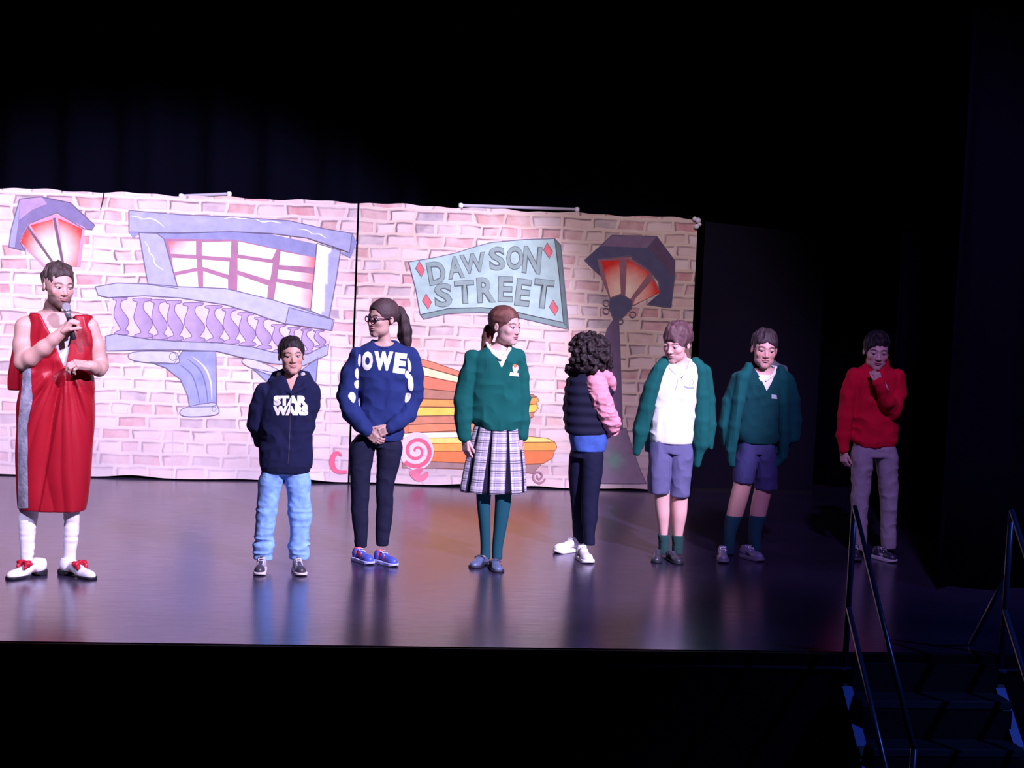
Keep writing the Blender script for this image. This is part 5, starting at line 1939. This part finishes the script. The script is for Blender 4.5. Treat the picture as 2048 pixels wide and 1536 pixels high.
# ------------------------------------------------------------------ child with the curly hair and padded vest
def vest_child():
    F = Fig(1168, 1106, 'child with dark curly hair in a navy padded vest over pink sleeves, white trainers')
    navy = (.008, .008, .026)
    rows = [(744, 1152, 1216, 22), (757, 1140, 1224, 28), (775, 1134, 1228, 33), (800, 1131, 1224, 35), (830, 1130, 1217, 35), (855, 1130, 1215, 35), (868, 1133, 1212, 34)]
    vest = F.add('vest', union([F.loft(rows), F.chain([(1146, 768, 15, 22), (1140, 810, 14, 20), (1142, 850, 13, 10)])], .014, lambda P: .004*np.sin(P[:, 2]*95)+.003*vnoise(P, (18, 18, 18), 2)), .005, M_CLOTH, navy)
    pink = (.72, .30, .36)
    F.add('sleeve', union([F.chain([(1192, 766, 21, -20), (1201, 795, 20, -27), (1212, 825, 18.5, -27), (1223, 846, 16.5, -22), (1224, 858, 13, -8), (1212, 866, 11, 10)])], .012, wrinkle(.009, 18, (1, 1, 1.3), 5)), .0044, M_CLOTH, pink, vest)
    F.add('hood', union([F.chain([(1196, 748, 9, -24), (1211, 751, 11, -20), (1221, 763, 11, -14), (1224, 778, 8, -8)]), F.chain([(1200, 745, 9, 10), (1216, 752, 10, 12), (1222, 768, 9, 10)])], .008, lambda P: .004*vnoise(P, (40, 40, 40), 1)), .004, M_CLOTH, (.70, .26, .33), vest)
    F.add('shirt', F.loft([(856, 1137, 1212, 33), (880, 1139, 1214, 34), (901, 1143, 1210, 33)], mod=lambda th, z, P: .004*vnoise(P, (22, 22, 12), 3)), .005, M_DENIM, (.05, .11, .38))
    Lr = [(888, 1146, 1184, 20, 8), (906, 1140, 1184, 23, 9), (940, 1137, 1182, 22, 12), (1000, 1141, 1178, 18, 16), (1040, 1144, 1173, 16, 18), (1062, 1145, 1170, 13, 20), (1086, 1148, 1168, 11, 20)]
    Rr = [(888, 1160, 1204, 20, -8), (906, 1160, 1206, 23, -9), (940, 1162, 1205, 22, -12), (1000, 1162, 1196, 18, -16), (1040, 1163, 1195, 16, -18), (1062, 1166, 1190, 13, -20), (1090, 1168, 1190, 11, -22)]
    F.add('trousers', two_legs(F, [(885, 1146, 1204, 26), (903, 1143, 1204, 27), (915, 1139, 1206, 27)], Lr, Rr, folds(.002, 12, 12, 20)), .005, M_CLOTH, (.007, .008, .03))
    for toe, yw in (((1108, 1107), -58), ((1178, 1129), 6)):
        F.shoe(toe, yw, .23, (.82, .82, .84), (.80, .80, .82), 'sneaker', width=1.1)
    skin_legs(F, Lr, Rr)
    torso_arms(F, rows, [[(1192, 766, 21, -20), (1212, 825, 18.5, -27), (1223, 846, 16.5, -22), (1212, 866, 11, 10)], [(1146, 768, 15, 22), (1140, 810, 14, 20), (1142, 850, 13, 10)]], -7, .6)
    F.body.append(chain([(F.J(1182, 762, 0), F.r(13)), (F.J(1180, 735, 0), F.r(11.5))]))
    F.head(1177, 708, 70, -112, 8, 0, d=0, skin=(.55, .33, .27), ears=False)
    F.hand(F.J(1214, 864, 8), (-.55, .8, -.15), (0, 0, 1), (-.6, -.5, .5), .145, (20, 25, 20))
    rg = np.random.default_rng(12)
    c0 = F.J(1178, 705, 2)
    fs = [ell(c0, (F.r(39), F.r(38), F.r(36))), ell(F.J(1176, 728, 4), (F.r(41), F.r(36), F.r(24)))]
    # cut away in front of the face (she looks away, to the back)
    for i in range(190):
        a, z = rg.uniform(0, 2*math.pi), rg.uniform(-.78, 1)
        rr = math.sqrt(max(0, 1-z*z)) if z > 0 else 1.0
        p = c0+np.array([F.r(40+4*(z < -.1))*rr*math.cos(a), F.r(38)*rr*math.sin(a), F.r(40)*z if z > 0 else F.r(47)*z])
        fs.append(ell(p, rg.uniform(.010, .019, 3)))
    for i in range(14):
        u = rg.uniform(1136, 1172)
        v = rg.uniform(738, 756)
        fs.append(ell(F.J(u, v, rg.uniform(0, 20)), rg.uniform(.012, .02, 3)))
    hair = union(fs, .010, lambda P: .005*vnoise(P, (55, 55, 55), 2)+.003*vnoise(P, (110, 110, 110), 5))
    face_dir = np.array([math.sin(math.radians(-112)), -math.cos(math.radians(-112)), -.15])
    hair = sub(hair, ell(F.hc+face_dir*F.hh*.62, (F.hh*.34,)*3), .01)
    F.add('hair', hair, .0042, M_HAIR, (.018, .010, .012), paint=lambda V, C: C*(1+.6*vnoise(V, (45, 45, 45)))[:, None])
    F.finish_body()


def open_jacket(F, name, color, back, flaps, sleeves, ycut, seed=1):
    bk = inter(F.loft(back), plane((0, ycut, 0), (0, -1, 0)), .008)
    fs = [bk]+[F.chain(f) for f in flaps]+[F.chain(q) for q in sleeves]
    return F.add(name, union(fs, .022, wrinkle(.008, 12, (1, 1, .25), seed)), .0048, M_KNIT, color, paint=mottled)


# ------------------------------------------------------------------ boy in the white polo shirt
def polo_boy():
    F = Fig(1338, 1112, 'boy in a white polo shirt and grey shorts with a green cardigan hanging open')
    rows = [(722, 1342, 1386, 14), (732, 1324, 1397, 20), (745, 1314, 1400, 25), (780, 1309, 1395, 27), (820, 1305, 1391, 28), (860, 1299, 1387, 29), (880, 1298, 1386, 29), (886, 1301, 1383, 28)]
    wt = (.74, .78, .70)
    f = sub(F.loft(rows, mod=lambda th, z, P: wrinkle(.010, 9, (1, 1, .9), 4)(P)), F.prism([(1344, 716), (1380, 716), (1357, 756)], -.4, .05), .005)
    top = F.add('polo_shirt', f, .0046, M_KNIT, wt)
    F.add('collar', union([F.chain([(1338, 724, 3.5, -6), (1343, 738, 4, -20), (1352, 748, 2.6, -26)], .004), F.chain([(1383, 722, 3.5, -4), (1380, 738, 4.5, -19), (1368, 747, 3.4, -26), (1360, 754, 2.2, -28)], .004), F.chain([(1338, 724, 3.5, -6), (1346, 719, 3.5, 8), (1366, 716, 3.5, 14), (1383, 722, 3.5, -4)], .004)], .004), .0034, M_KNIT, wt, top)
    F.decal_line('placket', [top], [(1356, 758), (1354, 770), (1350, 782)], 1.8, (.42, .45, .42), top)
    emb = F.decal_line('emblem', [top], [(1368, 772), (1374, 775), (1381, 776), (1388, 775)], 2.6, (.30, .36, .34), top)
    F.decal_line('emblem_mark', [top], [(1379, 772), (1380, 764), (1385, 758), (1387, 766), (1383, 770)], 1.5, (.32, .38, .36), emb)
    green = (.007, .085, .075)
    open_jacket(F, 'cardigan', green, [(720, 1322, 1404, 24, 6), (740, 1306, 1414, 29, 8), (800, 1300, 1414, 32, 10), (860, 1294, 1412, 32, 12), (905, 1290, 1408, 30, 14)],
                [[(1330, 722, 9, -4), (1318, 738, 12, -14), (1303, 775, 13.5, -15), (1291, 815, 14.5, -13), (1281, 860, 14, -10), (1274, 904, 6, -8)], [(1392, 724, 9, -4), (1402, 742, 11, -12), (1405, 790, 11, -15), (1404, 840, 14, -12), (1402, 890, 14, -10), (1395, 930, 7, -8)]],
                [[(1316, 745, 14, 2), (1296, 800, 14, 4), (1284, 850, 14, 4), (1278, 890, 10, 2)], [(1408, 745, 14, 4), (1418, 800, 12, 6), (1419, 850, 11, 4), (1420, 895, 6, 2)]], 0.0)
    sh = (.10, .10, .20)
    Ls = [(878, 1304, 1345, 22), (892, 1300, 1345, 24), (930, 1297, 1341, 26), (985, 1298, 1337, 24)]
    Rs = [(878, 1338, 1378, 22), (892, 1338, 1383, 24), (930, 1338, 1383, 26), (992, 1337, 1377, 24)]
    shr = F.add('shorts', two_legs(F, [(876, 1304, 1378, 23), (890, 1300, 1382, 25), (905, 1299, 1384, 26)], Ls, Rs, wrinkle(.006, 12, (1, 1, .7), 3), k=.006), .0046, M_CLOTH, sh)
    F.skin = np.array((.62, .37, .33))
    F.body += [F.loft([(880, 1312, 1338, 15), (905, 1305, 1340, 18), (940, 1303, 1341, 19), (985, 1307, 1340, 16.5), (1005, 1309, 1339, 15.5), (1025, 1311, 1339, 15.5), (1047, 1315, 1337, 13), (1070, 1318, 1335, 10.5), (1100, 1320, 1335, 9.5)]),
               F.loft([(880, 1346, 1372, 15), (905, 1344, 1378, 18), (940, 1342, 1380, 19), (985, 1343, 1376, 16.5), (1008, 1343, 1375, 15.5), (1030, 1344, 1373, 15.5), (1050, 1345, 1369, 13), (1072, 1346, 1365, 10.5), (1100, 1346, 1362, 9.5)])]
    for rws in ([(1068, 1316, 1337, 11.5), (1085, 1318, 1337, 11), (1108, 1318, 1337, 11)], [(1070, 1344, 1367, 11.5), (1085, 1345, 1365, 11), (1108, 1345, 1364, 11)]):
        F.add('sock', F.loft(rws, .8, mod=lambda th, z, P: .001*np.sin(th*40)+.002*vnoise(P, (10, 10, 50))), .004, M_KNIT, (.02, .06, .055))
    F.shoe((1312, 1127), -14, .215, (.03, .03, .045), (.008, .008, .012), 'dress')
    F.shoe((1359, 1130), 8, .215, (.03, .03, .045), (.008, .008, .012), 'dress')
    torso_arms(F, rows, [[(1318, 747, 15, 2), (1298, 800, 12, 4), (1286, 855, 11, 2)], [(1404, 747, 15, 4), (1414, 800, 12, 6), (1417, 850, 11, 4)]], -5, .8)
    F.body.append(chain([(F.J(1362, 738, 2), F.r(14)), (F.J(1362, 714, 0), F.r(11.5))]))
    F.head(1353, 687, 72, -40, 14, 4, d=-6, skin=(.62, .37, .33), brow=(.08, .04, .04), gaze=(-4, -14))
    F.hair((.075, .035, .040), 'mop', amp=.03, top=.07, fringe=.085, nape=-.30, side=.02, seed=6, streak=(.17, .09, .10))
    F.finish_body()


# ------------------------------------------------------------------ boy in the dark green jumper
def green_boy():
    F = Fig(1487, 1111, 'boy in a dark green v-neck jumper and cardigan with navy shorts, one leg forward')
    rows = [(735, 1504, 1556, 16), (748, 1490, 1566, 21), (765, 1482, 1570, 26), (800, 1477, 1562, 27), (840, 1475, 1558, 28), (880, 1473, 1556, 28), (886, 1477, 1552, 27)]
    f = sub(F.loft(rows, mod=lambda th, z, P: wrinkle(.007, 10, (1, 1, .8), 4)(P)), F.prism([(1503, 728), (1556, 728), (1527, 780)], -.4, .06), .005)
    top = F.add('jumper', f, .0046, M_KNIT, (.006, .05, .055))
    F.decal_poly('emblem', [top], [(1543, 789), (1553, 790), (1554, 798), (1543, 797)], (.42, .48, .50), top)
    shirt_collar(F, [(748, 1500, 1558, 20), (760, 1494, 1562, 23), (790, 1488, 1560, 24)],
                 [[(1509, 740, 3, -2), (1513, 750, 3.6, -16), (1522, 761, 2.4, -24)], [(1552, 735, 3, 0), (1548, 748, 3.6, -16), (1532, 761, 2.4, -24)], [(1509, 740, 3, -2), (1518, 734, 3, 14), (1540, 732, 3, 15), (1552, 735, 3, 0)]], (.78, .80, .78))
    jk = open_jacket(F, 'cardigan', (.006, .070, .070), [(732, 1494, 1568, 24, 6), (750, 1478, 1582, 29, 8), (800, 1472, 1588, 32, 10), (860, 1468, 1586, 32, 12), (905, 1468, 1576, 30, 14)],
                [[(1498, 736, 9, -2), (1487, 755, 12, -12), (1478, 800, 13, -14), (1469, 850, 12, -12), (1461, 900, 9, -10), (1464, 928, 5, -8)], [(1562, 738, 9, -2), (1565, 760, 11, -12), (1566, 805, 12, -14), (1569, 860, 12, -12), (1565, 912, 9, -10), (1550, 932, 7, -8)]],
                [[(1478, 760, 15, 4), (1460, 805, 15, 8), (1451, 850, 14, 6), (1454, 888, 10, 4)], [(1573, 762, 17, 2), (1584, 800, 17, 2), (1588, 840, 15, 0), (1586, 874, 12, -2)]], 0.0, 3)
    F.add('hood', union([F.chain([(1490, 742, 8, 14), (1500, 734, 8, 22), (1545, 730, 9, 26), (1566, 740, 9, 16), (1570, 748, 6, 8)])], .008, folds(.003, 30, 30, 30)), .0045, M_KNIT, (.12, .12, .14), jk)
    Ls = [(880, 1480, 1516, 21), (896, 1475, 1516, 24), (930, 1470, 1512, 24, -8), (964, 1467, 1506, 22, -12)]
    Rs = [(880, 1508, 1546, 21), (896, 1508, 1550, 24), (930, 1509, 1553, 24), (978, 1510, 1553, 22)]
    F.add('shorts', two_legs(F, [(878, 1480, 1546, 22), (892, 1476, 1549, 24), (906, 1474, 1550, 25)], Ls, Rs, wrinkle(.006, 12, (1, 1, .7), 3), k=.006), .0046, M_CLOTH, (.045, .045, .14))
    F.skin = np.array((.54, .30, .26))
    Ll = [(885, 1488, 1508, 14), (910, 1480, 1508, 17, -4), (940, 1472, 1508, 18, -10), (964, 1468, 1504, 17, -12), (985, 1463, 1499, 16, -13), (1010, 1457, 1492, 15, -11), (1032, 1453, 1485, 13.5, -8), (1060, 1450, 1472, 10.5, -3), (1100, 1449, 1466, 9.5, 2)]
    Rl = [(885, 1516, 1540, 14), (910, 1515, 1546, 17), (940, 1513, 1549, 18), (975, 1510, 1545, 16.5), (1000, 1504, 1539, 16, 2), (1030, 1500, 1532, 14.5, 4), (1060, 1499, 1522, 12, 6), (1100, 1501, 1518, 9.5, 8)]
    F.body += [F.loft(Ll), F.loft(Rl)]
    for rws in ([(1030, 1452, 1486, 14, -8), (1060, 1449, 1473, 11.5, -3), (1108, 1448, 1467, 10.5, 2)], [(1030, 1499, 1533, 15, 4), (1060, 1498, 1523, 12.5, 6), (1108, 1500, 1519, 10.5, 8)]):
        F.add('sock', F.loft(rws, .8, mod=lambda th, z, P: .001*np.sin(th*40)), .004, M_KNIT, (.012, .05, .075))
    F.shoe((1446, 1128), -12, .22, (.12, .11, .20), (.10, .09, .15), 'sneaker')
    F.shoe((1525, 1125), 26, .22, (.12, .11, .20), (.10, .09, .15), 'sneaker')
    torso_arms(F, rows, [[(1478, 762, 15, 4), (1460, 805, 13, 8), (1453, 860, 11, 6)], [(1573, 762, 16, 2), (1584, 805, 14, 2), (1587, 850, 11, 0)]], -5, .8)
    F.body.append(chain([(F.J(1530, 752, 2), F.r(13)), (F.J(1530, 728, 0), F.r(11.5))]))
    F.head(1529, 699, 72, -5, 4, 3, d=-4, skin=(.54, .30, .26), gaze=(0, -4))
    F.hair((.03, .018, .024), amp=.024, top=.05, fringe=.03, nape=-.22, seed=9)
    F.finish_body()


# ------------------------------------------------------------------ boy in the red fleece
def red_boy():
    F = Fig(1750, 1109, 'boy in a red high-necked fleece and pale grey trousers, fist held to his mouth')
    red = (.62, .008, .035)
    rows = [(728, 1730, 1778, 18), (740, 1718, 1788, 22), (752, 1709, 1797, 26), (790, 1706, 1795, 28), (830, 1704, 1792, 28), (870, 1703, 1793, 29), (884, 1703, 1792, 29), (891, 1708, 1788, 28)]
    sl = [(1709, 755, 17), (1698, 790, 16.5), (1691, 830, 15.5, -2), (1688, 870, 14, -4), (1687, 898, 11.5, -6)]
    sr = [(1793, 755, 17, 0), (1793, 790, 17.5, -8), (1785, 820, 16, -22), (1774, 800, 14, -42), (1763, 778, 11.5, -50), (1758, 768, 10, -51)]
    f = union([F.loft(rows), F.chain(sl), F.chain(sr)], .012, wrinkle(.010, 10, (1, 1, .7), 5))
    top = F.add('fleece', f, .0048, M_KNIT, red, paint=mottled)
    col_f = sub(F.loft([(716, 1733, 1776, 19, -2), (728, 1730, 1779, 20, 0), (742, 1724, 1784, 21, 0)]), F.loft([(706, 1737, 1772, 15, -2), (726, 1737, 1772, 14, 0)]), .004)
    F.add('collar', col_f, .004, M_KNIT, red, top)
    F.decal_line('zip', [top], [(1749, 745), (1747, 770), (1745, 800), (1744, 815)], 1.6, (.35, .004, .02), top)
    F.decal_line('chest_mark', [top], [(1769, 764), (1773, 772), (1776, 780)], 2.2, (.75, .55, .58), top)
    Lr = [(880, 1712, 1750, 20), (896, 1707, 1749, 24), (915, 1704, 1746, 24), (950, 1705, 1742, 21), (985, 1703, 1738, 19), (1030, 1705, 1734, 18), (1070, 1706, 1732, 17), (1098, 1707, 1731, 16)]
    Rr = [(880, 1746, 1784, 20), (896, 1747, 1790, 24), (915, 1750, 1794, 24), (950, 1756, 1794, 21), (985, 1760, 1795, 19), (1030, 1762, 1792, 18), (1070, 1763, 1791, 17), (1096, 1764, 1790, 16)]
    F.add('trousers', two_legs(F, [(878, 1711, 1786, 22), (895, 1708, 1789, 24), (912, 1704, 1792, 25)], Lr, Rr, wrinkle(.006, 11, (1, 1, 1.0), 3), k=.008), .0046, M_CLOTH, (.33, .29, .34))

    def sp(Q, C):
        m = (np.abs(Q[:, 0]) > .06) & (Q[:, 1] > .35) & (Q[:, 1] < .55) & (Q[:, 2] < .22)
        C[m] = (.7, .7, .75)
        return C
    F.shoe((1712, 1124), -14, .22, (.02, .02, .035), (.05, .05, .06), 'sneaker', paint=sp)
    F.shoe((1791, 1127), 24, .22, (.025, .025, .05), (.45, .45, .48), 'sneaker', paint=sp)
    skin_legs(F, Lr, Rr)
    torso_arms(F, rows, [sl, sr])
    F.body.append(chain([(F.J(1753, 744, 2), F.r(13)), (F.J(1753, 726, 0), F.r(11.5))]))
    F.head(1753, 703, 71, -7, 8, 2, d=-6, skin=(.62, .40, .34), gaze=(-10, -8))
    F.hair((.012, .009, .012), amp=.026, top=.05, fringe=.03, nape=-.22, seed=11)
    F.hand(F.J(1758, 768, -51), (-.30, .05, .95), (-.25, .95, .1), (-.9, -.1, .3), .145, (58, 70, 45), 1, (25, 30), rw=F.r(8))
    F.hand(F.J(1687, 900, -6), (.10, -.05, -1), (.9, .4, 0), (.4, -.9, 0), .15, (28, 32, 22), 2, (28, 15), rw=F.r(8))
    F.finish_body()


for build in (man, hoodie_boy, sweatshirt_girl, skirt_girl, vest_child, polo_boy, green_boy, red_boy):
    build()
